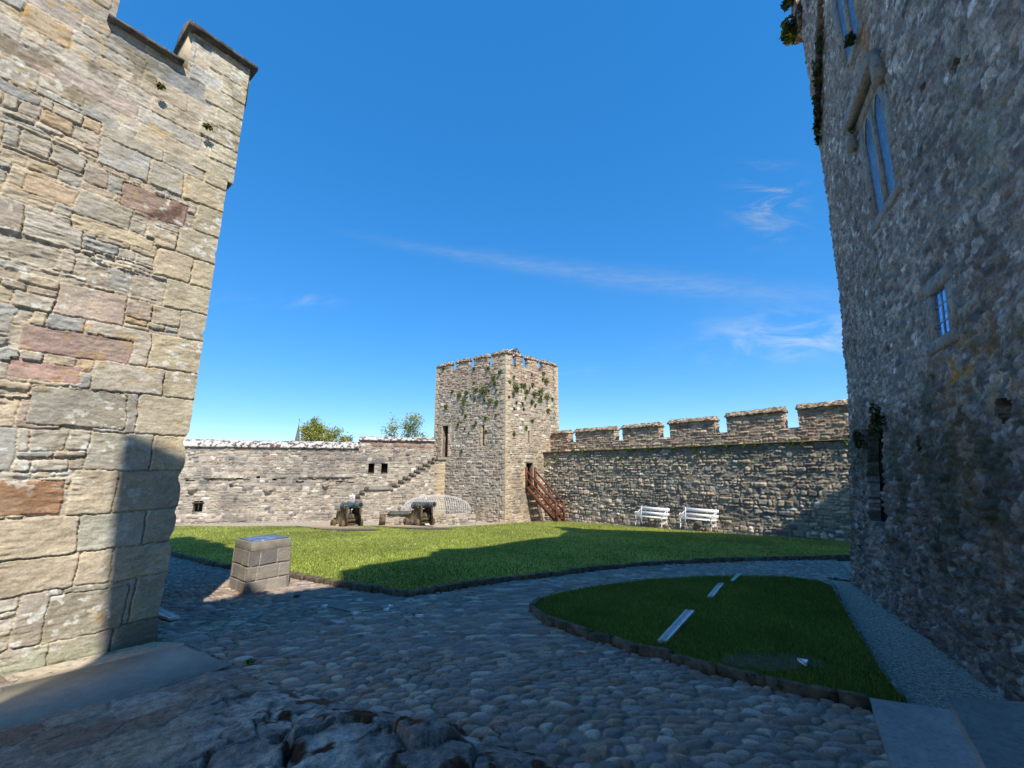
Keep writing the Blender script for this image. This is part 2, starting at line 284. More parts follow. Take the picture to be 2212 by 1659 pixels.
def masonry(us, vs, rects, rng, pal, mortar, w2=.0, mh=-.004, prot=(.01, .05), joint=.012, edge=.02, rad=.02, warp=.03, wscale=2.5, tilt=.03, rough=.008, seed=1, vary=.14, rs=12, quoin=None):
    UU, VV = np.meshgrid(us, vs); Uw = UU+warp*2*fbm(UU*wscale, VV*wscale, seed, 3); Vw = VV+warp*1.4*fbm(UU*wscale+50, VV*wscale, seed+3, 3)
    if w2: Uw = Uw+w2*fbm(UU*17, VV*17, seed+5, 3)*2; Vw = Vw+w2*fbm(UU*15+9, VV*19, seed+6, 3)*2
    H = np.zeros(UU.shape)+mh; C = np.tile(np.array(mortar, float), UU.shape+(1,)); rr = np.zeros(UU.shape)
    cols = np.array([p[0] for p in pal]); wt = np.array([p[1] for p in pal], float); wt /= wt.sum(); pad = warp+.02
    for q in rects:
        u0, u1, v0, v1 = q[:4]; opt = q[4] if len(q) > 4 else {}
        i0, i1 = np.searchsorted(us, (u0-pad, u1+pad)); j0, j1 = np.searchsorted(vs, (v0-pad, v1+pad))
        if i1-i0 < 1 or j1-j0 < 1: continue
        X = Uw[j0:j1, i0:i1]-(u0+u1)/2; Y = Vw[j0:j1, i0:i1]-(v0+v1)/2; hw = (u1-u0)/2-joint/2; hh = (v1-v0)/2-joint/2; r = min(rad*rng.uniform(.5, 1.5), hw*.7, hh*.7)
        qx = abs(X)-hw+r; qy = abs(Y)-hh+r; d = -(np.hypot(np.maximum(qx, 0), np.maximum(qy, 0))+np.minimum(np.maximum(qx, qy), 0)-r)
        p = opt.get('p', rng.uniform(*prot)); e = opt.get('e', edge)
        h = p*sm(0, e, d)+(tilt*rng.uniform(-1, 1)*X+tilt*rng.uniform(-1, 1)*Y)*(d > 0)
        c = np.array(opt['c']) if 'c' in opt else cols[rng.choice(len(cols), p=wt)]
        c = c*(1+rng.uniform(-vary, vary))
        k = d > 0; Hs = H[j0:j1, i0:i1]; Cs = C[j0:j1, i0:i1]; Rs = rr[j0:j1, i0:i1]
        if opt.get('force'): g_ = d > -joint*.8; Hs[g_] = mh; Cs[g_] = mortar; Rs[g_] = 0
        k &= (h > Hs-.002) | (Rs == 0)
        Hs[k] = h[k]; Cs[k] = c; Rs[k] = opt.get('r', 1)
    nn = fbm(UU*rs, VV*rs*1.8, seed+11, 4)
    H = H+rough*2*nn*(.3+.7*rr); C = C*(1+.5*fbm(UU*6, VV*9, seed+20, 4))[..., None]
    return UU, VV, H, np.clip(C, .01, .95)
def face(mb, us, vs, O, U, N, H, C, mask=None, skirt=.15, back=None, VZ=(0, 0, 1)):
    UU, VV = np.meshgrid(us, vs); O, U, N, VZ = (np.array(a, float) for a in (O, U, N, VZ))
    P = O+UU[..., None]*U+VV[..., None]*VZ
    if back is not None: P = P-back[..., None]*N
    Nn = np.broadcast_to(N, P.shape); mb.grid(us, vs, P, Nn, H, C, mask, skirt)
def cells(us, vs): a = (us[:-1]+us[1:])/2; b = (vs[:-1]+vs[1:])/2; return np.meshgrid(a, b)
def recess(name, parent, O, U, N, u0, u1, v0, v1, d, mat, closed=True):
    mb = MB(); O, U, N = (np.array(a, float) for a in (O, U, N)); Z = V3(0, 0, 1)
    def q(u, v, n): return O+U*u+Z*v-N*n
    v = [q(a, b, n) for n in (-.0, d) for a, b in ((u0, v0), (u1, v0), (u1, v1), (u0, v1))]
    f = [(0, 1, 5, 4), (1, 2, 6, 5), (2, 3, 7, 6), (3, 0, 4, 7)]+([(4, 5, 6, 7)] if closed else [])
    mb.add(v, f); return mb.build(name, mat, parent)
def extr(mb, prof, O, U, N, L, step=.15, jit=.01, seed=0, z1=0.0, gap=None):
    # profile (n outwards, z up) swept along U for length L, uneven like laid stones; z1 = rise over the length
    O, U, N = (np.array(a, float) for a in (O, U, N)); rng = np.random.default_rng(seed); n = max(2, int(L/step)+1); ts = np.linspace(0, L, n); m = len(prof); v = []
    for i, t in enumerate(ts):
        for k, (a, z) in enumerate(prof):
            v.append(O+U*(t+(rng.uniform(-jit, jit) if 0 < i < n-1 else 0))+N*(a+rng.uniform(-jit, jit))+V3(0, 0, z+z1*t/L+rng.uniform(-jit, jit)))
    f = [(i*m+k, i*m+(k+1) % m, (i+1)*m+(k+1) % m, (i+1)*m+k) for i in range(n-1) for k in range(m)]+[tuple(range(m))[::-1], tuple(range((n-1)*m, n*m))]
    mb.add(v, f)
def leafcloud(mb, P, size, rng, cols, asp=1.6):
    n = len(P); d = rng.normal(size=(n, 3)); d /= np.linalg.norm(d, axis=1, keepdims=True); e = np.cross(d, rng.normal(size=(n, 3))); e /= np.linalg.norm(e, axis=1, keepdims=True)
    s = size*rng.uniform(.6, 1.4, (n, 1)); v = np.stack([P-e*s*.5, P+d*s*asp*.6, P+e*s*.5, P-d*s*asp*.6], 1).reshape(-1, 3)
    c = np.array(cols)[rng.integers(0, len(cols), n)]*rng.uniform(.7, 1.3, (n, 1)); mb.add(v, np.arange(4*n).reshape(n, 4), np.repeat(c, 4, 0))
def inpoly(x, y, poly):
    r = np.zeros(np.shape(x), bool); n = len(poly)
    for i in range(n):
        x0, y0 = poly[i][:2]; x1, y1 = poly[(i+1) % n][:2]
        if y0 == y1: continue
        r ^= ((y0 > y) != (y1 > y)) & (x < (x1-x0)*(y-y0)/(y1-y0)+x0)
    return r
UP = V3(0, 0, 1)
def norm2(a): a = np.array(a, float); return a/np.linalg.norm(a)

# ================================================================ GROUND
mb = MB(); ys = [-30, -5, 40, 60, 120, 900]; zz = [.25, .25, -2.0, -2.6, -2.6, -2.6]; v = []; f = []
for y, z in zip(ys, zz): v += [(-900, y, z-.03), (900, y, z-.03)]
for i in range(len(ys)-1): f.append((2*i, 2*i+1, 2*i+3, 2*i+2))
mb.add(v, f); tag(mb.build('ground', M['gravel']), 'pale fine gravel ground between the lawns and the castle walls', 'ground', kind='structure')
OFFL = .10
lawn_front = [(300, 1180), (360, 1192), (490, 1221), (620, 1237), (700, 1252), (760, 1262), (880, 1278), (1000, 1260), (1150, 1241), (1300, 1223), (1450, 1211), (1650, 1204), (1830, 1201), (1960, 1201)]
lawn_back = [(1960, 1192), (1825, 1170), (1715, 1158), (1536, 1145), (1448, 1139), (1352, 1132), (1300, 1127.5), (1239, 1123.5), (1205, 1127), (1150, 1126), (1110, 1128.5), (1082, 1131), (1030, 1134), (954, 1137.8), (900, 1136.5), (777, 1134), (658, 1135), (500, 1134.5), (360, 1133.5), (230, 1134)]
LF = [G(*p, OFFL) for p in lawn_front]; LAWN = LF[:-1]+[np.array((2.10+.66879*u-.74346*o, 27.75-.74346*u-.66879*o, 0)) for u, o in ((18.5, .3), (16, .35), (13.5, .55), (11, .75), (8.5, .85), (6, .75), (3.5, .7), (2.0, 1.2))]+[G(*p, OFFL) for p in [(x, y+(1.6 if x < 640 else .6)) for x, y in lawn_back[9:]]]
isl_front = [(1146, 1306), (1178, 1332), (1226, 1348), (1273, 1366), (1323, 1374.5), (1378, 1394), (1452, 1410), (1549, 1436), (1652, 1461), (1810, 1494), (1880, 1508)]
isl_back = [(1960, 1516), (1900, 1440), (1860, 1375), (1822, 1310), (1797, 1265), (1770, 1252), (1700, 1243), (1600, 1241), (1500, 1243), (1400, 1249), (1300, 1260), (1220, 1273), (1165, 1290)]
IF = [G(*p, .11) for p in isl_front]; ISL = IF+[G(*p, .11 if i > 5 else .10) for i, p in enumerate(isl_back)]
def turf(name, poly, label):
    mb = MB(); n = len(poly); z = .075; top = [(p[0], p[1], gz(p[0], p[1])+z) for p in poly]; bot = [(p[0], p[1], gz(p[0], p[1])-.05) for p in poly]
    mb.add(top+bot, [tuple(range(n))]+[(i, n+i, n+(i+1) % n, (i+1) % n) for i in range(n)])
    return tag(mb.build(name, M['lawn']), label, 'lawn', kind='structure')
turf('lawn', LAWN, 'large green lawn reaching from the cobbles to the far walls')
turf('lawn_island', ISL, 'small rounded island of grass in the shade beside the keep')
# grass blades
def blades(name, poly, dens, hgt, wd, cols, label, seed, thin=None):
    rng = np.random.default_rng(seed); P = np.array([p[:2] for p in poly]); lo = P.min(0); hi = P.max(0); n = int((hi-lo).prod()*dens)
    x = rng.uniform(lo[0], hi[0], n); y = rng.uniform(lo[1], hi[1], n); k = inpoly(x, y, poly)
    x, y = x[k], y[k]
    k = (abs(x) < y*1.35+1.5) if thin is None else thin(x, y, rng); x, y = x[k], y[k]; n = len(x)
    h = hgt*rng.uniform(.5, 1.3, n)*(1+.8*fbm(x*1.3, y*1.3, 5, 3)); a = rng.uniform(0, 6.283, n); ln = rng.uniform(.1, .8, n)*h; b = rng.uniform(0, 6.283, n); z = gz(x, y)+.07; ww = wd*rng.uniform(.6, 1.4, n)
    v = np.stack([np.stack([x-np.cos(a)*ww/2, y-np.sin(a)*ww/2, z], -1), np.stack([x+np.cos(a)*ww/2, y+np.sin(a)*ww/2, z], -1), np.stack([x+np.cos(b)*ln, y+np.sin(b)*ln, z+h], -1)], 1)
    pt = fbm(x*.5, y*.5, 77, 4)+.6*fbm(x*2.3, y*2.3, 78, 4); c = np.array(cols)[rng.integers(0, len(cols), n)]*(rng.uniform(.75, 1.25, n)*(1+.7*pt))[:, None]
    mb = MB(); mb.add(v.reshape(-1, 3), np.arange(3*n).reshape(n, 3), np.repeat(c, 3, 0))
    return tag(mb.build(name, M['grass']), label, 'grass', kind='stuff')
gcol = [lin((174, 186, 84)), lin((192, 198, 98)), lin((146, 160, 72)), lin((208, 206, 124))]
blades('grass', LAWN, 900, .052, .016, gcol, 'short mown grass of the large lawn between cobbles and tower', 3)
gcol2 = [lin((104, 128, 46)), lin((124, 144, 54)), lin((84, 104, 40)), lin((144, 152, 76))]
def patch(x, y, rng):                                      # the worn bare patch near the kerb
    c = G(1660, 1424, .1); q = ((x-c[0])/.75)**2+((y-c[1])/.30)**2; return rng.random(len(x)) < sm(.25, 1.3, q)+.12
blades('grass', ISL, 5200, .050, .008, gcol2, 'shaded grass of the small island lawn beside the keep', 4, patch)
c_ = G(1660, 1424, .1); mb = MB(); v = [(c_[0]+.62*(1+.35*(vn(np.array(a*1.7), np.array(3.))-.5))*math.cos(a), c_[1]+.25*(1+.5*(vn(np.array(a*2.3), np.array(5.))-.5))*math.sin(a)) for a in np.linspace(0, 6.1, 22)]
mb.add([(x, y, gz(x, y)+.079) for x, y in v], [tuple(range(22))]); tag(mb.build('bare_earth', mat_blotch('bare_soil', lin((104, 88, 64)), lin((84, 72, 52)), lin((74, 88, 40)), 9, 14)), 'worn bare earth patch in the island grass near the kerb', 'earth', kind='structure')
# cobbles
ROCKE = [(-.5, 1480), (90, 1472), (390, 1392), (440, 1409), (501, 1436), (560, 1472), (640, 1496), (700, 1512), (800, 1536), (905, 1556), (985, 1572), (1030, 1604), (1180, 1640), (1240, 1700), (1240, 1900)]
RK = [G(*p) for p in ROCKE]; RK = [(-9, RK[1][1]+.2)]+[(p[0], p[1]) for p in RK[1:]]+[(.6, .3), (-9, .3)]
def voro(X, Y, sx, sy, seed, jit=.8):
    gx = X/sx; gy = Y/sy; row = np.floor(gy); ix = np.floor(gx); F1 = np.full(X.shape, 9.); F2 = np.full(X.shape, 9.); ID = np.zeros(X.shape, np.int64); CX = np.zeros(X.shape); CY = np.zeros(X.shape)
    for dj in (-1, 0, 1):
        for di in (-1, 0, 1):
            j = row+dj; i = ix+di; cx = i+.5+(_h(i, j, seed)-.5)*jit+.5*(j % 2); cy = j+.5+(_h(i, j, seed+1)-.5)*jit
            cx = np.where(j % 2 == 1, cx-.5+.5, cx); dx = gx-cx; dy = gy-cy; d = np.hypot(dx, dy)*(1-.22*(_h(i, j, seed+2)-.5)*2)
            n = d < F1; F2 = np.where(n, F1, np.minimum(F2, d)); ID = np.where(n, (i*7919+j*104729).astype(np.int64), ID); CX = np.where(n, dx, CX); CY = np.where(n, dy, CY); F1 = np.where(n, d, F1)
    return F1, F2, ID, CX, CY
cobpal = np.array([lin(c) for c in ((128, 124, 122), (142, 138, 134), (112, 110, 110), (156, 148, 138), (150, 128, 110), (134, 122, 108), (166, 138, 114), (118, 118, 126))])
def cobbles(mb, x0, x1, y0, y1, res):
    xs = np.arange(x0, x1+res, res); ys = np.arange(y0, y1+res, res); X, Y = np.meshgrid(xs, ys)
    wx = X+.10*fbm(X*1.7, Y*1.7, 5, 3)+.05*fbm(X*5, Y*5, 15, 2); wy = Y+.10*fbm(X*1.7+9, Y*1.7, 6, 3)
    a = .18*np.sin(X*.35)+.25*fbm(X*.3, Y*.3, 8, 2); wx, wy = wx*np.cos(a)-wy*np.sin(a), wx*np.sin(a)+wy*np.cos(a)
    F1, F2, ID, cx, cy = voro(wx, wy, .138, .092, 3, .7)
    g = F2-F1; r1 = _h(ID, ID*0, 21); r2 = _h(ID, ID*0, 22); r3 = _h(ID, ID*0, 23)
    dome = np.sqrt(np.clip(1-(F1/.70)**2.4, 0, 1)); ed = sm(.04, .30, g)
    h = (.014+.026*r1)*dome*ed+(.010*(r2-.5)*cx+.012*(r3-.5)*cy)*ed+.003*fbm(X*25, Y*25, 4, 3)
    lo = fbm(X*.9, Y*.9, 31, 3); h = h+.03*lo
    c = cobpal[(_h(ID, ID*0, 24)*len(cobpal)).astype(int) % len(cobpal)]; c = (c*.55+c.mean(-1, keepdims=True)*.45)*(.74+.6*_h(ID, ID*0, 25))[..., None]*np.array((1.36, 1.15, .96))
    mort = lin((146, 132, 114))*(1+.5*fbm(X*3, Y*3, 9, 4))[..., None]; C = mort+(c-mort)*(sm(.06, .20, g)*sm(.1, .5, dome))[..., None]
    ms = sm(.12, .25, fbm(X*1.1, Y*1.1, 51, 4))*(1-sm(.05, .14, g)); C = C+(lin((60, 72, 30))-C)*ms[..., None]
    CX, CY = cells(xs, ys); k = ~inpoly(CX, CY, LAWN) & ~inpoly(CX, CY, ISL) & ~inpoly(CX, CY, RK)
    kx = 7.39-.457*(9.68-CY)/.889                         # keep foot line
    gravelzone = [(p[0], p[1]) for p in (G(1780, 1247), G(1800, 1262), G(1822, 1306), G(1860, 1372), G(1900, 1440), G(1960, 1512), G(2300, 1560), G(1850, 1256))]
    k &= ~inpoly(CX, CY, gravelzone) & (CX < kx+.3) & ~inpoly(CX, CY, [G(1885, 1545)[:2], G(1950, 1700)[:2], (3.2, 0), (9, 0), (6.5, 6)])
    P = np.stack([X, Y, gz(X, Y)-.004], -1); mb.grid(xs, ys, P, np.broadcast_to(UP, P.shape), h, C, k, .06)
mb = MB(); cobbles(mb, -7.5, 5.4, .6, 5.6, .0125); cobbles(mb, -15, 12.5, 5.6, 15.6, .026)
tag(mb.build('cobbled_path', M['cobble'], smooth=True), 'grey river cobble paving sweeping between the lawns', 'path', kind='structure')
# flagstones and the bare rock by the camera
xs = np.arange(-7.5, .7, .0125); ys = np.arange(.4, 6.2, .0125); X, Y = np.meshgrid(xs, ys)
wx = X+.25*fbm(X*1.3, Y*1.3, 61, 4); wy = Y+.25*fbm(X*1.3+5, Y*1.3, 62, 4)
a = .85; rx = wx*math.cos(a)+wy*math.sin(a); ry = -wx*math.sin(a)+wy*math.cos(a)
F1, F2, ID, cx, cy = voro(rx, ry, .40, .30, 63, .9); g = F2-F1; r1 = _h(ID, ID*0, 64); r2 = _h(ID, ID*0, 65)
flag = sm(.01, .07, g)*(.006+.016*r1)+(r2-.5)*.015*cx*sm(.02, .09, g)+.012*fbm(X*6, Y*6, 66, 4)+.007*fbm(X*22, Y*22, 67, 3)
qx = X+.2*fbm(X*2, Y*2, 83, 3); qy = Y+.2*fbm(X*2, Y*2, 84, 3)
G1, G2, IG, gx_, gy_ = voro(qx*.8+qy*.6, qy*.8-qx*.6, .62, .34, 85, .95); gg = G2-G1; q1 = _h(IG, IG*0, 86); q2 = _h(IG, IG*0, 87); q3 = _h(IG, IG*0, 88)
core = np.exp(-((X+.85)/1.05)**2-((Y-3.65)/.34)**2); cliff = core*(.13*q1+(q3-.5)*.22*gy_+(q2-.5)*.12*gx_-.07*sm(.07, 0, gg))+.03*q1+.06*fbm(X*1.9, Y*2.6, 72, 5)+.085*np.abs(fbm(X*4.5, Y*7, 73, 5))+.035*fbm(X*14, Y*19, 78, 4)+.012*fbm(X*50, Y*60, 89, 3)-.03*sm(.05, 0, gg)
crk = sm(.035, 0, abs(fbm(X*1.3+.4*Y, Y*2.3, 75, 4))); cliff = cliff-.10*crk*sm(-.05, .1, fbm(X*2, Y*2, 76, 3)+.02)
w_ = sm(-2.3, -1.7, X+.55*(3.3-Y)*-1+.5*fbm(X*1.2, Y*1.2, 74, 3)); w_ = sm(4.75, 4.15, Y+.25*X+.35+.5*fbm(X*1.5, Y*1.5, 79, 3))*sm(-2.9, -2.0, X+.5*(Y-3.8)+.4*fbm(X*1.2, Y*1.2, 74, 3))
hum = .05*np.exp(-((X+1.0)/1.0)**2-((Y-3.4)/.5)**2)
Hh = (1-w_)*flag+w_*(cliff+hum)+.03
edge_d = np.full(X.shape, 9.)
for i in range(1, len(RK)-3):
    p, q = np.array(RK[i]), np.array(RK[i+1]); dd = q-p; t = np.clip(((X-p[0])*dd[0]+(Y-p[1])*dd[1])/(dd@dd), 0, 1); edge_d = np.minimum(edge_d, np.hypot(X-p[0]-t*dd[0], Y-p[1]-t*dd[1]))
Hh = Hh*sm(0, .35, edge_d)+.008
fc = np.array([lin(c) for c in ((160, 150, 134), (140, 132, 122), (172, 158, 136), (150, 130, 112), (164, 158, 150))]); C1 = fc[(_h(ID, ID*0, 68)*5).astype(int) % 5]*(.8+.35*_h(ID, ID*0, 69))[..., None]
C1 = C1+(lin((188, 168, 142))-C1)*(1-sm(.02, .06, g))[..., None]
k1 = sm(-.05, .18, fbm(X*3, Y*4, 80, 5))[..., None]; C2 = lin((150, 140, 130))*(1-k1)+lin((198, 188, 174))*k1
k2 = sm(.12, .2, fbm(X*5, Y*5, 81, 5))[..., None]; C2 = C2*(1-k2)+lin((92, 62, 40))*k2; C2 = C2*(1-.45*(crk*w_))[..., None]
C = (C1*(1-w_[..., None])+C2*w_[..., None])*(1+.5*fbm(X*9, Y*9, 82, 4))[..., None]
CX, CY = cells(xs, ys); k = inpoly(CX, CY, RK) & ~inpoly(CX, CY, [G(x, y, .05) for x, y in ((388, 1398), (490, 1438), (222, 1518), (90, 1550), (-150, 1603), (-250, 1550), (0, 1493))]); P = np.stack([X, Y, gz(X, Y)], -1)
mb = MB(); mb.grid(xs, ys, P, np.broadcast_to(UP, P.shape), Hh, np.clip(C, .01, .9), k, .06)
tag(mb.build('rocky_outcrop', M['rock'], smooth=True), 'bare jagged limestone rock and rough flagstones in the near foreground', 'rock', kind='structure')
# long smooth slab against the left building
p = [G(x, y, .05) for x, y in ((392, 1393), (501, 1436), (226, 1523), (90, 1557), (-150, 1610), (-250, 1545), (0, 1487))]
mb = MB(); n = len(p); mb.add([(q[0], q[1], q[2]) for q in p]+[(q[0], q[1], q[2]-.012) for q in p], [tuple(range(n))[::-1], tuple(range(n, 2*n))]+[(i, (i+1) % n, n+(i+1) % n, n+i) for i in range(n)])
tag(mb.build('paving_slab', M['slab']), 'long smooth grey slab lying along the foot of the left building', 'paving slab')
p = [G(x, y, .035) for x, y in ((0, 1462), (332, 1386), (400, 1389), (392, 1398), (0, 1492), (-260, 1560), (-260, 1520))]
mb = MB(); n = len(p); mb.add([q for q in p]+[q-UP*.08 for q in p], [tuple(range(n)), tuple(range(n, 2*n))]+[(i, (i+1) % n, n+(i+1) % n, n+i) for i in range(n)])
tag(mb.build('mortar_strip', M['mortar']), 'pale mortar strip between the long slab and the left building', 'mortar', kind='structure')
# kerbs
def kerb(name, pts, label, top=.112, wd=.12, seed=1, inward=1):
    rng = np.random.default_rng(seed); mb = MB()
    for a, b in zip(pts[:-1], pts[1:]):
        a = np.array(a[:2]); b = np.array(b[:2]); L = np.linalg.norm(b-a); d = (b-a)/L; nn = V3(-d[1], d[0], 0)*inward; k = max(1, round(L/rng.uniform(.45, .75))); cuts = np.linspace(0, L, k+1)
        for i in range(k):
            s0, s1 = cuts[i]+.002, cuts[i+1]-.002; h = top+rng.uniform(-.012, .012); o = V3(*(a+d*s0), 0); w1 = wd*rng.uniform(.85, 1.15); off = rng.uniform(-.035, -.015)
            zs = gz(0, a[1]+d[1]*s0); ze = gz(0, a[1]+d[1]*s1); o[2] = zs
            extr(mb, [(off, -.08), (off, h-.008), (off+.008, h), (off+w1-.01, h), (off+w1, h-.01), (off+w1, -.08)], o, V3(d[0], d[1], 0), nn, s1-s0, .07, .005, seed+i*13+int(abs(a[0])*100), z1=ze-zs)
    return tag(mb.build(name, M['kerb']), label, 'kerb', kind='structure')
kerb('kerb', LF, 'low weathered stone kerb edging the large lawn', seed=2)
kerb('kerb', [ISL[-1]]+IF, 'low mossy stone kerb edging the small island lawn', .112, .09, 5)
# ================================================================ LEFT BUILDING
rng = np.random.default_rng(11)
LA_ = V3(-4.65, 5.93, 0); LU = norm2((-.605, -.796, 0)); LN = norm2((.796, -.605, 0))
def zc(y): return DP(332+(1390-y)*.1372, y, 5.93)[2]
npal = [(lin((182, 171, 150)), 6), (lin((176, 168, 150)), 4), (lin((164, 162, 152)), 3), (lin((190, 172, 140)), 3), (lin((170, 156, 138)), 2), (lin((156, 156, 150)), 2), (lin((176, 156, 138)), 1.2), (lin((188, 162, 122)), 1.0)]
qy = [1420, 1332, 1237, 1170, 1098, 1015, 942, 863, 808, 739, 682, 625, 573, 516, 460, 413, 388]; qz = [zc(y) for y in qy]
qw = [.42, .30, .55, .28, .62, .34, .56, .33, .55, .28, .5, .24, .46, .3, .5, .26]
special = [(1.08, 1.62, 1.42, 1.80, dict(c=lin((172, 126, 84)), p=.02)), (.74, 1.68, 3.28, 3.60, dict(c=lin((162, 134, 122)), p=.02)), (1.13, 1.72, 2.95, 3.17, dict(c=lin((180, 142, 128)), p=.012)),
           (.41, 1.14, 5.43, 5.80, dict(c=lin((158, 124, 108)), p=.02)), (.67, 1.49, 2.42, 2.89, dict(c=lin((150, 144, 128)), p=.035)), (.36, 1.02, .0, .50, dict(c=lin((160, 150, 126)), p=.03)), (.7, 1.5, 4.9, 5.1, dict(c=lin((190, 172, 136)), p=.02)), (1.5, 1.95, 5.15, 5.4, dict(c=lin((186, 160, 126)), p=.02))]
def hit(q): return any(q[0] < s[1]-.02 and q[1] > s[0]+.02 and q[2] < s[3]-.02 and q[3] > s[2]+.02 for s in special)
rects = []
for i in range(len(qz)-1):
    a, b = qz[i], qz[i+1]; c = [lin((182, 170, 142)), lin((176, 164, 132)), lin((190, 174, 138))][i % 3]
    rects.append((-.12, qw[i], a, b, dict(c=c, p=.032, e=.012, r=.75))); u = qw[i]
    if i in (1, 3, 5): rects.append((u, u+.62, a, b, dict(c=lin((170, 166, 146)), p=.03, r=.8))); u += .62
    while u < 5.2:
        if rng.random() < (.60 if u < 1.0 else .36): wd = rng.uniform(.3, .75); r = [(u, u+wd, a, b, dict(p=rng.uniform(.02, .045)))]; 
        else:
            wd = rng.uniform(.45, .9); r = []; v = a; n = max(2, int(round((b-a)/rng.uniform(.09, .15)))); hs_ = np.concatenate([[0], np.sort(rng.uniform(.1, .9, n-1)), [1]])
            for k in range(n):
                x = u
                while x < u+wd-.02:
                    x2 = min(u+wd, x+rng.uniform(.12, .42)); x2 = u+wd if u+wd-x2 < .08 else x2
                    r.append((x, x2, a+(b-a)*hs_[k], a+(b-a)*hs_[k+1], dict(p=rng.uniform(.0, .05), r=2.6))); x = x2
        rects += r; u += wd
for q in special: q[4]['force'] = 1
rects += special
gb = thing('stone_building', 'tall sunlit building of warm tan and grey masonry with stepped battlements, close on the left', 'building', (LA_[0], LA_[1], -.4))
us = np.concatenate([np.arange(-.03, 2.75, .0095), np.arange(2.75, 5.1, .03)]); vs = np.arange(-.6, 6.50, .0095)
UU, VV, H, C = masonry(us, vs, rects, rng, npal, lin((192, 174, 142)), w2=.014, mh=.009, prot=(.004, .022), joint=.006, edge=.010, rad=.025, warp=.035, wscale=2.0, tilt=.025, rough=.008, seed=4, vary=.10, rs=9)
strat = fbm(UU*7, VV*30, 90, 5); H = H+(.007+.030*sm(.5, 1.4, UU)*sm(-.05, .1, fbm(UU*1.2, VV*1.5, 87, 3)))*strat+.008*fbm(UU*36, VV*60, 91, 3)+.010*fbm(UU*16, VV*20, 86, 3)+.03*fbm(UU*1.3, VV*1.6, 89, 3)*sm(.2, .8, UU)
C = C*(1+.45*fbm(UU*2.2, VV*3.1, 92, 4)+.45*fbm(UU*12, VV*26, 93, 4)+.3*fbm(UU*45, VV*60, 99, 2))[..., None]; k = sm(-.02, .16, fbm(UU*2.6, VV*3.4, 88, 5))[..., None]*.35; C = C*(1-k)+lin((168, 152, 124))*k
def lichen(C, UU, VV, s, lo, col, seed, amt=.85):
    k = (sm(lo, lo+.04, fbm(UU*s, VV*s*1.2, seed, 5))*sm(-.06, .12, fbm(UU*.9, VV*.9, seed+5, 3)))[..., None]*amt; return C*(1-k)+np.array(col)*k
C = lichen(C, UU, VV, 14, .13, lin((206, 206, 196)), 95); C = lichen(C, UU, VV, 9, .15, lin((186, 150, 74)), 96, .5)
k = (sm(5.30, 5.5, VV)*sm(5.86, 5.7, VV)*sm(.42, .5, UU)*sm(1.0, .85, UU+(VV-5.4)*1.2)*sm(-.2, .0, fbm(UU*6, VV*8, 97, 4)))[..., None]; C = C*(1-k*.8)+lin((88, 52, 36))*k*.8
k = (sm(.35, -.35, VV)*sm(-.12, .2, fbm(UU*3, VV*5, 98, 4)+.1))[..., None]*.6; C = C*(1-k)+lin((150, 160, 120))*k      # pale green growth at the foot
k = (sm(.05, -.02, VV-.02)*sm(.5, .3, UU))[..., None]*.6; C = C*(1-k)+lin((84, 76, 60))*k                           # darker base stone by the corner
# chipped corner
def desat(C, k): l = C.mean(-1, keepdims=True); return l+(C-l)*k
C = desat(C, .74)*np.array((1.01, 1.0, .98))
notch = sum(a*np.exp(-((VV-z)/s)**2) for z, s, a in ((2.30, .10, .055), (1.80, .09, .045), (1.35, .05, .03), (1.00, .10, .035), (.45, .05, .02), (.1, .25, .03), (3.9, .04, .03), (5.2, .03, .02)))
mb = MB(); P = LA_+UU[..., None]*LU+VV[..., None]*UP+(notch+.012*fbm(VV*9, VV*0, 5, 4))[..., None]*LU*sm(.35, -.05, UU)[..., None]
mb.grid(us, vs, P, np.broadcast_to(LN, P.shape), H, C, None, .5)
mb.build('wall', M['near'], gb, smooth=True)
# overhanging upper stage
us2 = np.arange(-.05, 3.1, .0115); vs2 = np.arange(6.485, 8.82, .0115); rects = courses(-.2, 3.2, 6.44, 8.9, .2, .36, .3, .8, rng, .35)
rects = [q for q in rects if q[0] > .55 or q[1] > .7]+[(-.15, [.5, .32][i % 2], 6.44+i*.31, 6.75+i*.31, dict(c=lin((178, 166, 134)), p=.03)) for i in range(8)]
UU, VV, H, C = masonry(us2, vs2, rects, rng, npal, lin((188, 172, 142)), w2=.014, mh=.009, prot=(.004, .022), joint=.006, edge=.010, rad=.03, warp=.02, tilt=.02, rough=.008, seed=5, vary=.10)
H = H+.008*fbm(UU*7, VV*30, 90, 5)+.008*fbm(UU*36, VV*50, 91, 3)+.012*fbm(UU*14, VV*18, 86, 3); C = .7*C+.3*C.mean(-1, keepdims=True); C = C*(1+.6*fbm(UU*3, VV*3, 94, 5)+.45*fbm(UU*12, VV*26, 93, 4)+.3*fbm(UU*45, VV*60, 99, 2))[..., None]
C = lichen(C, UU, VV, 16, .08, lin((204, 202, 190)), 195); C = lichen(C, UU, VV, 9, .12, lin((190, 150, 60)), 196, .6); C = lichen(C, UU, VV, 3, .10, lin((110, 100, 74)), 197, .6)
CX, CY = cells(us2, vs2); k = ~((CX > .76) & (CX < 1.60) & (CY > 8.03))
mb = MB(); P = LA_+UU[..., None]*LU+VV[..., None]*UP+LN*.002-LU*.06; mb.grid(us2, vs2, P, np.broadcast_to(LN, P.shape), H, C, k, .4)
mb.build('parapet', M['near'], gb, smooth=True)
LF2 = V3(-LN[0], -LN[1], 0)                                # along the far side
mb = MB()
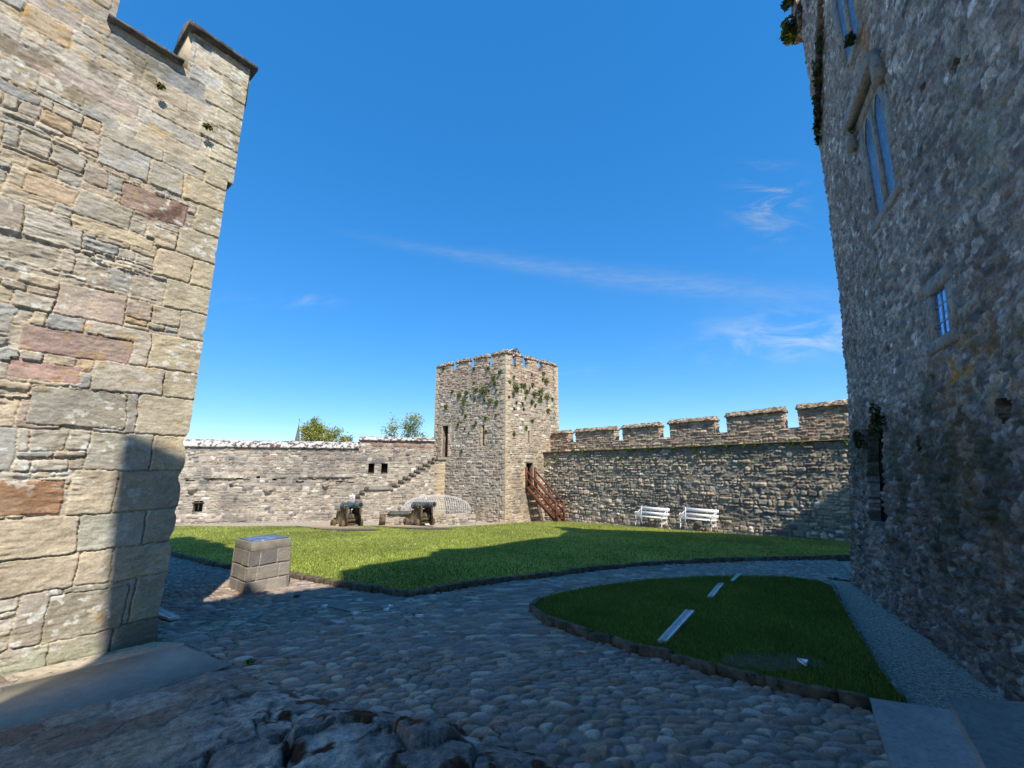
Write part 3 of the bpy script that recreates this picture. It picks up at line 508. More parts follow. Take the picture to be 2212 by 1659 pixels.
for zz0, zz1, e in ((-1.2, 6.47, .03), (6.47, 8.02, -.085)):
    a = LA_-LN*.03+LU*e; b = a+LU*7; c = b+LF2*6.2; d = a+LF2*6.2
    vv_ = [(*q[:2], z) for z in (zz0, zz1) for q in (a, b, c, d)]; mb.add(vv_, [(0, 3, 2, 1), (4, 5, 6, 7), (0, 1, 5, 4), (1, 2, 6, 5), (2, 3, 7, 6), (3, 0, 4, 7)])
mb.build('core', M['inner'], gb)
def blockat(mb, o, U, N, u0, u1, n0, n1, z0, z1, col=(1, 1, 1)):
    o = np.array(o, float); c = o+U*(u0+u1)/2+N*(n0+n1)/2; mb.box((c[0], c[1], (z0+z1)/2), (u1-u0, abs(n1-n0), z1-z0), U, N, UP, col)
for u0, u1 in ((-.14, .75), (1.61, 4.5)):
    mb = MB(); blockat(mb, LA_, LU, LN, u0, u1, -.60, -.01, 8.0, 8.74); m_ = mb.build('merlon', M['dressed'] if u0 > 0 else M['paledressed'], gb)
    mb = MB(); extr(mb, [(.12, 8.72), (.14, 8.79), (-.28, 9.02), (-.70, 8.79), (-.68, 8.72)], LA_+LU*(u0-.06), LU, LN, u1-u0+.10, .1, .012, int(u0*7)+30); mb.build('coping', M['slate'], m_)
mb = MB(); extr(mb, [(.11, 8.02), (.12, 8.07), (-.55, 8.20), (-.55, 8.0)], LA_+LU*.76, LU, LN, .85, .1, .012, 40); mb.build('crenel_sill', M['slate'], gb)
for i in range(1, 4):                                     # merlons along the hidden far side (their shadow falls on the lawn)
    mb = MB(); a = .9+i*1.45; blockat(mb, LA_, LF2, LU, a, a+.95, .0, .5, 8.0, 8.75); mb.build('merlon', M['paledressed'], gb)
# ================================================================ KEEP
KA = V3(7.39, 9.68, 0); KU = norm2((-.457, -.889, 0)); KN = norm2((-.889, .457, 0)); KF_ = -KN
KBX = np.array([-1, -.5, 2.5, 4, 6, 9, 14, 20.]); KBY = np.array([0, 0, .30, .42, .50, .56, .60, .62])
def kb(z): return np.interp(z, KBX, KBY)
KE = norm2((.953, -.304, 0))                            # run of the far end wall
keep = thing('castle_keep', 'huge dark shaded keep wall of rough grey rubble filling the right side', 'castle keep', (KA[0], KA[1], -.5))
# roof line along the face (distance from the far corner, height)
KR = [(-.7, 13.9), (.9, 13.9), (.9, 13.0), (2.3, 12.9), (3.1, 12.5), (4.6, 13.3), (6.2, 13.9), (7.6, 14.2), (8.6, 14.6), (10.0, 15.9), (10.4, 14.9), (13.4, 16.0)]
us = np.concatenate([np.arange(-.7, 7.6, .027), np.arange(7.6, 13.3, .09)]); vs = np.arange(-1.0, 15.9, .028)
rects = courses(-1, 13.6, -1, 16, .055, .13, .07, .22, rng, .3)
kpal = [(lin((134, 126, 112)), 5), (lin((150, 140, 124)), 3), (lin((116, 110, 100)), 3), (lin((142, 122, 100)), 2), (lin((164, 160, 150)), 1.5), (lin((124, 100, 82)), 1.2), (lin((98, 96, 90)), 2)]
UU, VV, H, C = masonry(us, vs, rects, rng, kpal, lin((112, 104, 92)), w2=.03, prot=(0, .045), joint=.010, edge=.025, rad=.04, warp=.10, wscale=3.2, tilt=.05, rough=.028, seed=8, vary=.32, rs=12)
ru = sm(3.5, 1.0, VV); H = H*(.7+.7*ru)+.06*fbm(UU*1.1, VV*1.1, 100, 4)+.05*ru*fbm(UU*4, VV*5, 101, 4)+.02*fbm(UU*14, VV*8, 102, 4)
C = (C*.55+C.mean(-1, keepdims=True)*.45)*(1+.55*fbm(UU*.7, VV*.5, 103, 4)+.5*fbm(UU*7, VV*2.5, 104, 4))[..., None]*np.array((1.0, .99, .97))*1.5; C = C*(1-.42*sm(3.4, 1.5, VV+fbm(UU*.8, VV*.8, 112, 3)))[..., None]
def stain(C, k, col, amt): k = np.clip(k, 0, 1)[..., None]*amt; return C*(1-k)+lin(col)*k
C = stain(C, sm(.05, .2, fbm(UU*1.5, VV*1.1, 105, 5))*sm(3.6, 3.0, VV)*sm(3.5, 4.5, UU), (140, 112, 70), .40)
C = stain(C, sm(.02, .15, fbm(UU*6, VV*6, 108, 4))*np.exp(-((UU-5.6)/.9)**2-((VV-3.0)/.45)**2), (176, 132, 58), .9)
C = stain(C, sm(.0, .12, fbm(UU*2, VV*2, 106, 5))*sm(4.2, 2.5, VV)*sm(.2, 1., VV), (54, 62, 40), .6)
C = stain(C, sm(.10, .16, fbm(UU*9, VV*6, 107, 5))*sm(3.2, .5, VV)*sm(-.05, .1, fbm(UU*1.3, VV*1.3, 109, 3)), (178, 182, 172), .6)
C = stain(C, np.exp(-((UU-4.1+(VV-8.6)*.12)/.32)**2)*sm(7.9, 8.6, VV)*sm(11.5, 9, VV)*sm(-.2, .05, fbm(UU*5, VV*2, 110, 4)), (158, 120, 66), .8)
C = stain(C, sm(-.05, .1, fbm(UU*3, VV*.8, 111, 4))*np.exp(-((UU-6.6)/.35)**2)*sm(4.4, 5.2, VV), (142, 148, 128), .7)
CX, CY = cells(us, vs)
OPEN = [(3.30, 4.38, 6.10, 8.05), (4.88, 5.34, 3.52, 4.20), (1.50, 2.50, .95, 2.86), (3.05, 4.0, 9.45, 11.4)]
k = np.ones(CX.shape, bool)
for i, (a, b, c, d) in enumerate(OPEN):
    j = .05*fbm(CX*3, CY*3, 120, 3) if i == 2 else 0; top = d-(.35*((CX-(a+b)/2)/((b-a)/2))**2 if i == 2 else 0); k &= ~((CX > a+j) & (CX < b+j) & (CY > c) & (CY < top))
k &= CY < np.interp(CX, [p[0] for p in KR], [p[1] for p in KR])
for hu, hz, hr in ((5.6, 6.75, .05), (6.3, 6.35, .07), (5.2, 6.9, .035), (3.1, 3.9, .05), (6.2, 2.5, .12), (4.1, 2.3, .10)): k &= ((CX-hu)/1.2)**2+(CY-hz)**2 > hr*hr*(1+2*fbm(CX*9, CY*9, 121, 3))
B = kb(VV); off = (.02*fbm(VV*2.2, VV*0, 122, 4)+.03*fbm(VV*7, VV*0, 123, 3))
P = KA+(UU+0*B)[..., None]*KU+VV[..., None]*UP-B[..., None]*KN+(B*sm(3, -.7, UU))[..., None]*KU*1.0
P = P+(off*sm(1, -.7, UU))[..., None]*KU
uend = -.7
# pull the far end back to the true corner: the grid starts .7 m early so cut it there
k &= (CX > -.02)
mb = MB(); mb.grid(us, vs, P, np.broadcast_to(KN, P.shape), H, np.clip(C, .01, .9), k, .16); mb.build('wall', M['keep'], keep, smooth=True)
def kp(u, z, n=0.0): return KA+KU*(u+kb(z)*float(sm(3, -.7, u)))-KN*kb(z)+KN*n+UP*z
# solid body behind the face (battered), with the stepped roof line
mb = MB(); zs = [-1.5, 2.5, 6, 11.5, 13.7]; prev = None; vv_ = []
for z in zs:
    a = kp(.16, z, -.16); b = kp(13.4, z, -.16); c = b+KF_*9; d = a+KE*11; vv_ += [a, b, c, d]
ff = []
for i in range(len(zs)-1): o_ = 4*i; ff += [(o_, o_+1, o_+5, o_+4), (o_+1, o_+2, o_+6, o_+5), (o_+2, o_+3, o_+7, o_+6), (o_+3, o_, o_+4, o_+7)]
ff += [(0, 3, 2, 1), tuple(4*(len(zs)-1)+j for j in range(4))]
body = MB()
# leave the window bays open by building the body as a shell set back 0.6 m there
body.add([q-KN*.75 for q in vv_], ff); body.build('core', M['void'], keep)
mb = MB()
for i in range(len(zs)-1):                                 # far end wall joining face and core
    a0, a1 = kp(.0, zs[i], -.1), kp(.0, zs[i+1], -.1); mb.add([a0, a1, a1+KE*11, a0+KE*11], [(0, 1, 2, 3)])
mb.build('end_wall', M['inner'], keep)
# roof-line parapet, thick enough to throw the stepped shadow
mb = MB(); pts = [(u, z) for u, z in KR]; pts[0] = (.0, 13.9)
poly = [(max(u, .0), z) for u, z in pts]+[(13.4, 11.5), (0, 11.5)]
mb.prism(poly, kp(0, 13, -.10)-UP*13, KU, UP, KF_, .8); mb.build('parapet', M['inner'], keep)
def kwindow(u0, u1, z0, z1, fw, lights, d=.34, hood=None, label=None, cross=None, frame_m='keepframe'):
    fr = MB(); zc_ = (z0+z1)/2
    def P3(u, z, n): return kp(u, z, n)
    def barq(a, b, wd, th): fr.bar(a, b, wd, th, KN)
    w_ = fw*1.3
    fr.bar(P3(u0-fw*.4, z0, -.05), P3(u0-fw*.4, z1, -.05), w_, .12, KN); fr.bar(P3(u1+fw*.4, z0, -.05), P3(u1+fw*.4, z1, -.05), w_, .12, KN)
    fr.bar(P3(u0-fw, z1+fw*.4, -.04), P3(u1+fw, z1+fw*.4, -.04), w_, .125, KN); fr.bar(P3(u0-fw, z0-fw*.3, -.035), P3(u1+fw, z0-fw*.3, -.035), fw, .13, KN)
    for i in range(1, lights):
        u = u0+(u1-u0)*i/lights; fr.bar(P3(u, z0, -.03), P3(u, z1-.1, -.03), .12, .08, KN)
    f = fr.build('window', M[frame_m], keep)
    for i in range(lights):
        a = u0+(u1-u0)*i/lights; b = u0+(u1-u0)*(i+1)/lights; g = MB(); g.add([P3(a, z0, -.022), P3(b, z0, -.022), P3(b, z1, -.022), P3(a, z1, -.022)], [(0, 1, 2, 3)]); g.build('pane', M['oldglass' if lights > 1 else 'glass'], f)
        if lights > 1:                                     # pointed head of each light
            h = MB(); n = 7; c = (a+b)/2; hw = (b-a)/2-.05; pl = [(a, z1)]+[(c-hw+2*hw*t/n, z1-.45+.38*(1-abs(2*t/n-1)**1.6)) for t in range(n+1)]+[(b, z1)]
            pl = [(u, z) for u, z in pl]
            for s in range(len(pl)-3):
                p_, q_ = pl[s+1], pl[s+2]; h.add([P3(p_[0], p_[1], -.012), P3(q_[0], q_[1], -.012), P3(q_[0], z1, -.012), P3(p_[0], z1, -.012)], [(0, 1, 2, 3)])
            h.add([P3(a, z1-.45, -.012), P3(a+.05, z1-.45, -.012), P3(a+.05, z1, -.012), P3(a, z1, -.012)], [(0, 1, 2, 3)]); h.add([P3(b-.05, z1-.45, -.012), P3(b, z1-.45, -.012), P3(b, z1, -.012), P3(b-.05, z1, -.012)], [(0, 1, 2, 3)])
            h.build('pointed_head', M[frame_m], f)
    if cross:
        g = MB()
        for i in range(1, cross[0]): u = u0+(u1-u0)*i/cross[0]; g.bar(P3(u, z0, -.018), P3(u, z1, -.018), .016, .012, KN)
        for i in range(1, cross[1]): z = z0+(z1-z0)*i/cross[1]; g.bar(P3(u0, z, -.018), P3(u1, z, -.018), .016, .012, KN)
        g.build('glazing_bars', M['lead'], f)
    if hood:
        g = MB(); a, b, z = hood; g.bar(P3(a, z, .09), P3(b, z, .09), .2, .17, KN)
        for u in (a+.07, b-.012): g.bar(P3(u, z-.5, .07), P3(u, z, .07), .17, .15, KN)
        g.build('hood_mould', M['keepframe'], f)
    return f
kwindow(3.30, 4.38, 6.10, 8.05, .17, 2, hood=(2.95, 4.62, 8.30))
kwindow(4.88, 5.34, 3.52, 4.20, .15, 1, cross=(2, 3))
kwindow(3.05, 4.0, 9.45, 11.4, .17, 2)
# tall ragged doorway-like opening: deep reveal
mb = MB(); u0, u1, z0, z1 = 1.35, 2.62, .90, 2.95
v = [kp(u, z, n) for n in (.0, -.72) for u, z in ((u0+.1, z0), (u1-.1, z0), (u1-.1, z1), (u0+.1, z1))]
mb.add(v, [(0, 1, 5, 4), (1, 2, 6, 5), (2, 3, 7, 6), (3, 0, 4, 7), (4, 5, 6, 7)]); mb.build('wall_recess', mat_blotch('shade_toned_reveal', lin((52, 48, 42)), lin((66, 62, 54)), lin((40, 44, 34)), 4), keep)  # reveal coloured near black: the opening's shade is put into its stone
# sloping drip ledge near the top with growth on it
mb = MB()
for i in range(14):
    t0, t1 = i/14, (i+1)/14; a = kp(.22+2.6*t0, 10.0+2.1*t0, .03); b = kp(.22+2.6*t1, 10.0+2.1*t1, .03); mb.bar(a, b, .16+.03*rng.random(), .14+.05*rng.random(), KN)
mb.build('drip_ledge', M['kerb'], keep)
mb = MB(); a = kp(-.12, 13.35, .10); mb.prism([(-.35, 0), (.35, -.08), (.5, .35), (.42, .9), (.1, 1.05), (-.25, .8), (-.4, .35)], a, KU, UP, KF_, .6); mb.build('corner_stone', M['cap'], keep)
def tuft(pos, r, rng, name='fern_tuft', label='', cat='plant', group=None, n=90, cols=None, size=.07, nrm=(0, 0, 1), flat=.6, parent=None):
    mb = MB(); P = rng.normal(size=(n, 3)); P /= np.linalg.norm(P, axis=1, keepdims=True); P *= r*rng.uniform(.1, 1, (n, 1))**.6; nr = norm2(nrm)
    P = P-np.outer(P@nr, nr)*(1-flat)+nr*r*.3; leafcloud(mb, P+np.array(pos), size, rng, cols if cols is not None else [lin((74, 100, 34)), lin((92, 118, 40)), lin((58, 80, 30))])
    o = mb.build(name, M['leaf'], parent)
    if parent is None: tag(o, label, cat, group)
    return o
dark = [lin((48, 62, 26)), lin((62, 74, 30)), lin((40, 48, 24)), lin((84, 84, 40))]
for i, (u, z, r) in enumerate(((.25, 10.0, .16), (.5, 10.2, .18), (.75, 10.45, .2), (1.05, 10.65, .2), (1.3, 10.9, .24), (1.7, 11.2, .2), (.12, 9.75, .14))):
    tuft(kp(u+.3, z, .05), r, rng, 'moss_clump', 'dark clump of ferns and moss hanging on the ledge high on the keep', 'plant', 'dark moss clumps along the high ledge of the keep', 60, dark, .055, KN, .4)
tuft(kp(-.12, 13.55, .12), .34, rng, 'moss_clump', 'mossy grass clump on the sunlit corner stone at the very top of the keep', 'plant', None, 260, dark+[lin((150, 140, 50))], .09, KN)
tuft(kp(.12, 14.3, .12), .25, rng, 'moss_clump', 'small dark plant just inside the top edge above the corner stone', 'plant', None, 120, dark, .09, KN)
tuft(kp(3.95, 9.35, .1), .12, rng, 'moss_clump', 'small dark fern under the topmost keep window', 'plant', None, 70, dark, .05, KN)
for u, z, r, lb in ((2.75, 2.75, .28, 'green moss clump beside the upper right edge of the dark keep opening'), (1.25, 2.5, .2, 'green moss clump left of the dark keep opening'), (3.0, 8.15, .12, 'small fern hanging under the left end of the hood over the tall window')):
    tuft(kp(u, z, .05), r, rng, 'moss_clump', lb, 'plant', None, 160, dark, .05, KN, .25)
# unseen gate wall behind the camera, a thin slab shaped to cast foreground shadow
gt = thing('gate_shadow_wall', 'thin unseen gate wall behind the viewpoint, its outline shaped to shade the foreground', 'building', (0, -4, 0))
mb = MB(); mb.prism([(-1.95, -.5), (-1.90, 7.9), (-1.50, 9.3), (-1.70, 12.05), (-.60, 12.65), (-.52, 13.18), (-.34, 13.32), (-.26, 13.22), (.0, 13.36), (.06, 13.0), (1.6, 14.0), (2.1, 14.3), (2.1, -.5)], (0, -2.46, 0), (1, 0, 0), UP, (.424, -1, 0), .5); mb.build('wall', M['inner'], gt)
# ================================================================ CORNER TOWER
TC = V3(-.41, 25.26, 0); TLd = norm2((-5.01, 3.98, 0)); TRd = norm2((3.61, 3.56, 0)); TLn = V3(TLd[1]*-1, TLd[0], 0); TRn = V3(TRd[1], -TRd[0], 0)
if TLn[1] > 0: TLn = -TLn
tw = thing('corner_tower', 'square rubble stone tower with battlements and green tufts where the two curtain walls meet', 'tower', (TC[0], TC[1], -1.3))
tpal = [(lin((172, 156, 136)), 5), (lin((186, 172, 152)), 3), (lin((152, 142, 128)), 3), (lin((164, 140, 122)), 2.4), (lin((134, 128, 118)), 1.8), (lin((200, 186, 162)), 1), (lin((206, 202, 192)), .5)]
tpal2 = [(lin((160, 134, 116)), 4), (lin((172, 150, 128)), 3), (lin((148, 118, 104)), 3), (lin((184, 168, 146)), 2)]
merL = [(0, 1.12), (1.50, 2.74), (3.20, 4.44), (4.96, 6.42)]; merR = [(0, .58), (.96, 1.56), (2.02, 3.10), (3.56, 5.10)]
def tface(name, L, U, N, mer, holes, seed):
    r2 = np.random.default_rng(seed); us = np.arange(-.035, L+.035, .03); us[-1] = L+.035; vs = np.arange(-1.9, 9.02, .03)
    rects = courses(-.4, L+.5, -1.9, 7.0, .10, .26, .12, .40, r2, .42)+[(*q, dict(c=tpal2[r2.integers(0, 4)][0])) for q in courses(-.4, L+.5, 7.0, 9.3, .09, .19, .14, .42, r2, .25)]
    z = -1.9; i = 0
    while z < 9.1:                                         # pale dressed corner stones
        h = r2.uniform(.22, .36); wq = (.42, .26)[i % 2] if seed == 21 else (.26, .42)[i % 2]
        for a, b in ((-.1, wq), (L-wq*.8, L+.1)):
            rects = [q for q in rects if not (q[0] < b-.06 and q[1] > a+.06 and q[2] < z+h-.02 and q[3] > z+.02 and (q[0]+q[1])/2 > a-.1 and (q[0]+q[1])/2 < b+.1)]
            rects.append((a, b, z, z+h, dict(c=lin((190, 172, 144)), p=.035, e=.012, r=.3)))
        z += h; i += 1
    for a, b, c, d, fw in holes:
        rects = [q for q in rects if not (q[0] < b+fw-.05 and q[1] > a-fw+.05 and q[2] < d+fw*.8-.04 and q[3] > c-.02)]
        z = c; j = 0
        while z < d-.02:
            h = min(.4, d-z); s = fw*(1, .7)[j % 2]; s2 = fw*(.7, 1)[j % 2]; rects += [(a-s, a, z, z+h, dict(c=lin((186, 168, 142)), p=.03, e=.01, r=.3)), (b, b+s2, z, z+h, dict(c=lin((182, 166, 142)), p=.03, e=.01, r=.3))]; z += h; j += 1
        rects.append((a-fw*.8, b+fw*.8, d, d+fw*.8, dict(c=lin((184, 168, 142)), p=.03, e=.01, r=.3)))
    UU, VV, H, C = masonry(us, vs, rects, r2, tpal, lin((180, 164, 138)), w2=.022, prot=(.0, .05), joint=.022, edge=.03, rad=.05, warp=.035, wscale=2.2, tilt=.05, rough=.012, seed=seed, vary=.18, rs=9)
    C = C*(1+.35*fbm(UU*.8, VV*.8, seed+40, 4))[..., None]; C = stain(C, sm(.0, .2, fbm(UU*.9, VV*.7, seed+41, 4))*sm(4.5, 1.5, VV), (120, 112, 96), .45)
    e = .035; H = np.where((UU < 0) | (UU > L), e, H); 
    # follow the other face at the corner
    H = H*1.0; CX, CY = cells(us, vs); k = np.ones(CX.shape, bool)
    for (a, b), (c, d) in zip(mer[:-1], mer[1:]): k &= ~((CX > b) & (CX < c) & (CY > 8.36))
    for a, b, c, d, fw in holes: k &= ~((CX > a) & (CX < b) & (CY > c) & (CY < d))
    for hu, hz in ((3.0+.4*(seed % 3), 6.55), (4.2, 6.6), (1.4, 6.7)): k &= ~((abs(CX-hu) < .07) & (abs(CY-hz) < .09))
    m_ = MB(); face(m_, us, vs, TC, U, N, H, C, k, .22); m_.build(name, M['tower'], tw, smooth=False)
    for a, b, c, d, fw in holes: pass
TLH = [(5.05, 5.62, 2.60, 4.72, .28), (1.73, 1.93, 3.27, 4.55, .22)]; TRH = [(2.02, 2.17, 3.40, 4.20, .2), (1.83, 2.45, .62, 2.18, .25)]
tface('wall', 6.42, TLd, TLn, merL, TLH, 21); tface('wall', 5.10, TRd, TRn, merR, TRH, 22)
def corners(off): return [TC-TLn*off-TRn*off, TC+TLd*(6.42-off)-TLn*off, TC+TLd*(6.42-off)+TRd*(5.1-off*2)-TLn*off, TC+TRd*(5.1-off)-TRn*off]
mb = MB(); cs = corners(.62); vv_ = [(*q[:2], z) for z in (-2, 7.9) for q in cs]; mb.add(vv_, [(0, 3, 2, 1), (4, 5, 6, 7), (0, 1, 5, 4), (1, 2, 6, 5), (2, 3, 7, 6), (3, 0, 4, 7)]); mb.build('core', M['void'], tw)
# parapet thickness on all four sides, with merlons
mb = MB()
far1 = (TC+TRd*5.1, TLd, TRd, 6.42); far2 = (TC+TLd*6.42, TRd, TLd, 5.1)
for o_, U, N, L in (far1, far2):
    blockat(mb, o_, U, N, 0, L, -.5, -.02, -2, 8.33)
    x = 0
    while x < L-.6: blockat(mb, o_, U, N, x, min(x+1.35, L), -.5, -.02, 8.33, 8.98); x += 1.6
mb.build('back_wall', M['inner'], tw)
def fillbands(mb, U, N, L, holes):                         # masonry behind the face, between openings
    xs_ = sorted(set([.03, L-.03]+[h[0] for h in holes]+[h[1] for h in holes]))
    for a, b in zip(xs_[:-1], xs_[1:]):
        hs2 = sorted([(h[2], h[3]) for h in holes if h[0] <= a+1e-6 and h[1] >= b-1e-6]); z = -2
        for c, d in hs2: blockat(mb, TC, U, N, a, b, -.6, -.06, z, c); z = d
        blockat(mb, TC, U, N, a, b, -.6, -.06, z, 8.33)
mb = MB(); fillbands(mb, TLd, TLn, 6.42, TLH); fillbands(mb, TRd, TRn, 5.1, TRH); mb.build('inner_face', M['inner'], tw)
for U, N, mer, sd_ in ((TLd, TLn, merL, 50), (TRd, TRn, merR, 60)):
    for i, (a, b) in enumerate(mer):
        mb = MB(); blockat(mb, TC, U, N, a+.02, b-.02, -.26, -.03, 8.33, 8.98); m_ = mb.build('merlon', M['inner'], tw)
        lo_ = a-(.03 if a > 0 else .10); mb = MB(); extr(mb, [(.06, 8.97), (.08, 9.05), (-.12, 9.27), (-.32, 9.05), (-.30, 8.97)], TC+U*lo_, U, N, b-lo_+.02, .16, .035, sd_+i); mb.build('coping', M['cap'], m_)
mb = MB(); a = TC+TRd*1.1-TRn*.15; mb.prism([(-.35, 0), (.4, 0), (.35, .3), (.1, .62), (-.15, .5), (-.38, .25)], a+UP*9.0, TRd, UP, -TRn, .5); mb.build('broken_finial', M['whitecap'], tw)
mb = MB(); blockat(mb, TC, TLd, TLn, 5.08, 5.60, -.40, -.34, 2.62, 4.70); dr = mb.build('door', M['door'], tw)
mb = MB(); [blockat(mb, TC, TLd, TLn, 5.10+i*.125, 5.105+i*.125, -.34, -.33, 2.64, 4.68) for i in range(1, 4)]; blockat(mb, TC, TLd, TLn, 5.16, 5.20, -.34, -.29, 3.5, 3.6); mb.build('latch', M['bore'], dr)
mb = MB(); blockat(mb, TC, TRd, TRn, 1.86, 2.42, -.45, -.38, .64, 2.16); mb.build('door', M['door'], tw)
# ================================================================ CURTAIN WALLS
wpal = [(lin((166, 155, 140)), 5), (lin((152, 144, 132)), 4), (lin((180, 170, 154)), 3), (lin((136, 130, 122)), 3), (lin((158, 138, 122)), 1.6), (lin((116, 113, 110)), 2), (lin((200, 194, 184)), 1)]
lw = thing('curtain_wall', 'lower battlement-free curtain wall with a white lichened coping, left of the tower', 'wall', (-12, 27.2, -1.3))
WA = V3(-19.61, 24.73, 0); WU = V3(.9526, .3042, 0); WN = V3(.3042, -.9526, 0)
us = np.arange(-7, 15.0, .034); vs = np.arange(-1.9, 3.95, .034); rects = courses(-7.5, 15.5, -2, 4, .09, .27, .12, .42, rng, .42)
UU, VV, H, C = masonry(us, vs, rects, rng, wpal, lin((164, 152, 134)), w2=.028, prot=(.0, .06), joint=.022, edge=.03, rad=.05, warp=.09, wscale=1.6, tilt=.05, rough=.014, seed=30, vary=.2, rs=8)
led = 1.28+.10*fbm(UU*.9, UU*0, 31, 4); top = sm(10.0, 9.0, UU)
H = H+.13*sm(-.05, .0, VV-led)*sm(.45, .02, VV-led)*top*sm(-.12, .05, fbm(UU*1.6, VV*0, 32, 3)+.05)+.12*sm(-.75, -.85, VV+.03*fbm(UU*2, VV, 33, 3))
for cu, cz, r in ((.95, .72, .16), (4.9, .55, .14), (8.1, .82, .13), (2.9, 1.0, .08)): H = H+.22*sm(r*1.3, r*.7, np.hypot((UU-cu)/1.5, VV-cz))
C = C*(1+.4*fbm(UU*.6, VV*.8, 34, 4))[..., None]; C = stain(C, sm(.02, .2, fbm(UU*.7, VV*.9, 35, 4)), (104, 100, 96), .45)
C = stain(C, sm(10, 10.4, UU)*sm(3.0, 3.3, VV)*sm(-.1, .1, fbm(UU*2, VV*3, 36, 3)), (150, 112, 94), .5)
CX, CY = cells(us, vs); top = np.where(CX < 9.95, 3.16, 3.72); k = CY < top
WH = [(10.60, 10.98, 1.50, 2.18), (11.42, 11.83, 1.50, 2.17), (1.08, 1.58, -.64, -.012)]
for a, b, c, d in WH: k &= ~((CX > a) & (CX < b) & (CY > c) & (CY < d))
rs_ = np.random.default_rng(77); slots = []
for su, sz, sw, sh in ((1.9, 1.25, .34, .07), (3.3, 1.22, .40, .09), (4.25, 1.33, .20, .14), (5.15, 1.18, .26, .10), (6.6, 1.05, .5, .07), (7.4, 1.17, .26, .07), (8.2, 1.13, .3, .06), (8.9, 1.02, .4, .07), (9.5, .95, .5, .06), (.75, 1.15, .5, .06), (10.2, 1.33, .18, .04)):
    k &= ~((abs(CX-su) < sw/2) & (abs(CY-sz-.05*fbm(CX*3, CX*0, 37, 2)) < sh/2))
mb = MB(); face(mb, us, vs, WA, WU, WN, H, C, k, .35); mb.build('wall', M['wall'], lw)
mb = MB()
blockat(mb, WA, WU, WN, -7, 9.95, -1.1, -.5, -2.2, 3.13); blockat(mb, WA, WU, WN, 9.95, 15.2, -1.1, -.5, -2.2, 3.70)
mb.build('core', M['void'], lw)
for a, b, c, d in WH: recess('window_opening', lw, WA, WU, WN, a-.01, b+.01, c-.01, d+.01, .5, M['void'], False)
mb = MB(); blockat(mb, WA, WU, WN, 1.33, 1.36, -.12, -.02, -.64, -.012); blockat(mb, WA, WU, WN, 1.02, 1.64, -.1, .06, -.13, -.08); mb.build('lintel', M['slate'], lw)
mb = MB(); extr(mb, [(.14, 3.12), (.16, 3.20), (-.15, 3.50), (-.55, 3.60), (-.95, 3.5), (-1.2, 3.2), (-1.2, 3.12)], WA-WU*7, WU, WN, 16.95, .25, .022, 71); mb.build('coping', M['whitecap'], lw)
mb = MB(); extr(mb, [(.14, 3.68), (.16, 3.76), (-.15, 3.92), (-.55, 4.0), (-.95, 3.92), (-1.2, 3.76), (-1.2, 3.68)], WA+WU*9.88, WU, WN, 5.4, .25, .022, 72); mb.build('coping', M['whitecap'], lw)
mb = MB(); blockat(mb, WA, WU, WN, 9.97, 10.0, -1.0, -.02, 3.1, 3.70); mb.build('end_face', M['inner'], lw)
# stone staircase against it
sc = thing('stone_staircase', 'stone staircase with dark tread ends climbing the curtain wall to the tower door', 'staircase', (-6, 27.5, -1.3))
SO = WA+WN*1.0
st_u = [9.0, 9.28, 9.51, 9.75, 9.99, 10.23, 10.48, 12.18, 12.59, 12.87, 13.25, 13.58, 13.85, 14.16, 14.49, 14.76, 15.2]
st_z = [-.62, -.42, -.21, .0, .22, .44, .66, .87, 1.10, 1.33, 1.54, 1.74, 1.95, 2.16, 2.37, 2.56]
us = np.arange(8.7, 15.80, .034); vs = np.arange(-1.9, 2.56, .034); rects = courses(8, 16.2, -2, 3, .09, .26, .12, .4, rng, .42)
UU, VV, H, C = masonry(us, vs, rects, rng, wpal, lin((168, 156, 136)), w2=.028, prot=(.0, .055), joint=.022, edge=.03, rad=.05, warp=.08, wscale=1.8, tilt=.05, rough=.014, seed=38, vary=.2)
C = stain(C, sm(14.6, 15.2, UU)*sm(2.4, 1.9, VV), (206, 180, 138), .5); C = C*(1+.35*fbm(UU*.8, VV*.8, 39, 4))[..., None]
CX, CY = cells(us, vs); topz = np.full(CX.shape, -.85)
for u, z in zip(st_u, st_z): topz = np.where(CX > u, z-.1, topz)
k = CY < topz; mb = MB(); face(mb, us, vs, SO, WU, WN, H, C, k, .3); mb.build('wall', M['wall'], sc)
mb = MB(); prev = 8.72
for i, (u, z) in enumerate(zip(st_u, st_z)): blockat(mb, SO, WU, WN, u+.01, st_u[i+1]+.02 if i < 15 else 15.75, -.97, -.1, -2, z-.17)
mb.build('core', M['inner'], sc)
stepm = mat_blotch('dark_step_stone', lin((84, 78, 68)), lin((120, 112, 98)), lin((66, 62, 56)), 5, 12, e2=(.5, .6))
for i, (u, z) in enumerate(zip(st_u, st_z)):
    nx = st_u[i+1] if i < 15 else 15.72; mb = MB(); blockat(mb, SO, WU, WN, u-.02, min(nx+.06, 15.74), -.97, .075, z-.19, z); so2 = mb.build('step', M['dressed'], sc); mb = MB(); blockat(mb, SO, WU, WN, u-.035, u+.25, -.5, .09, z-.185, z+.004); mb.build('dark_end', stepm, so2)  # darker block over the left end of each step
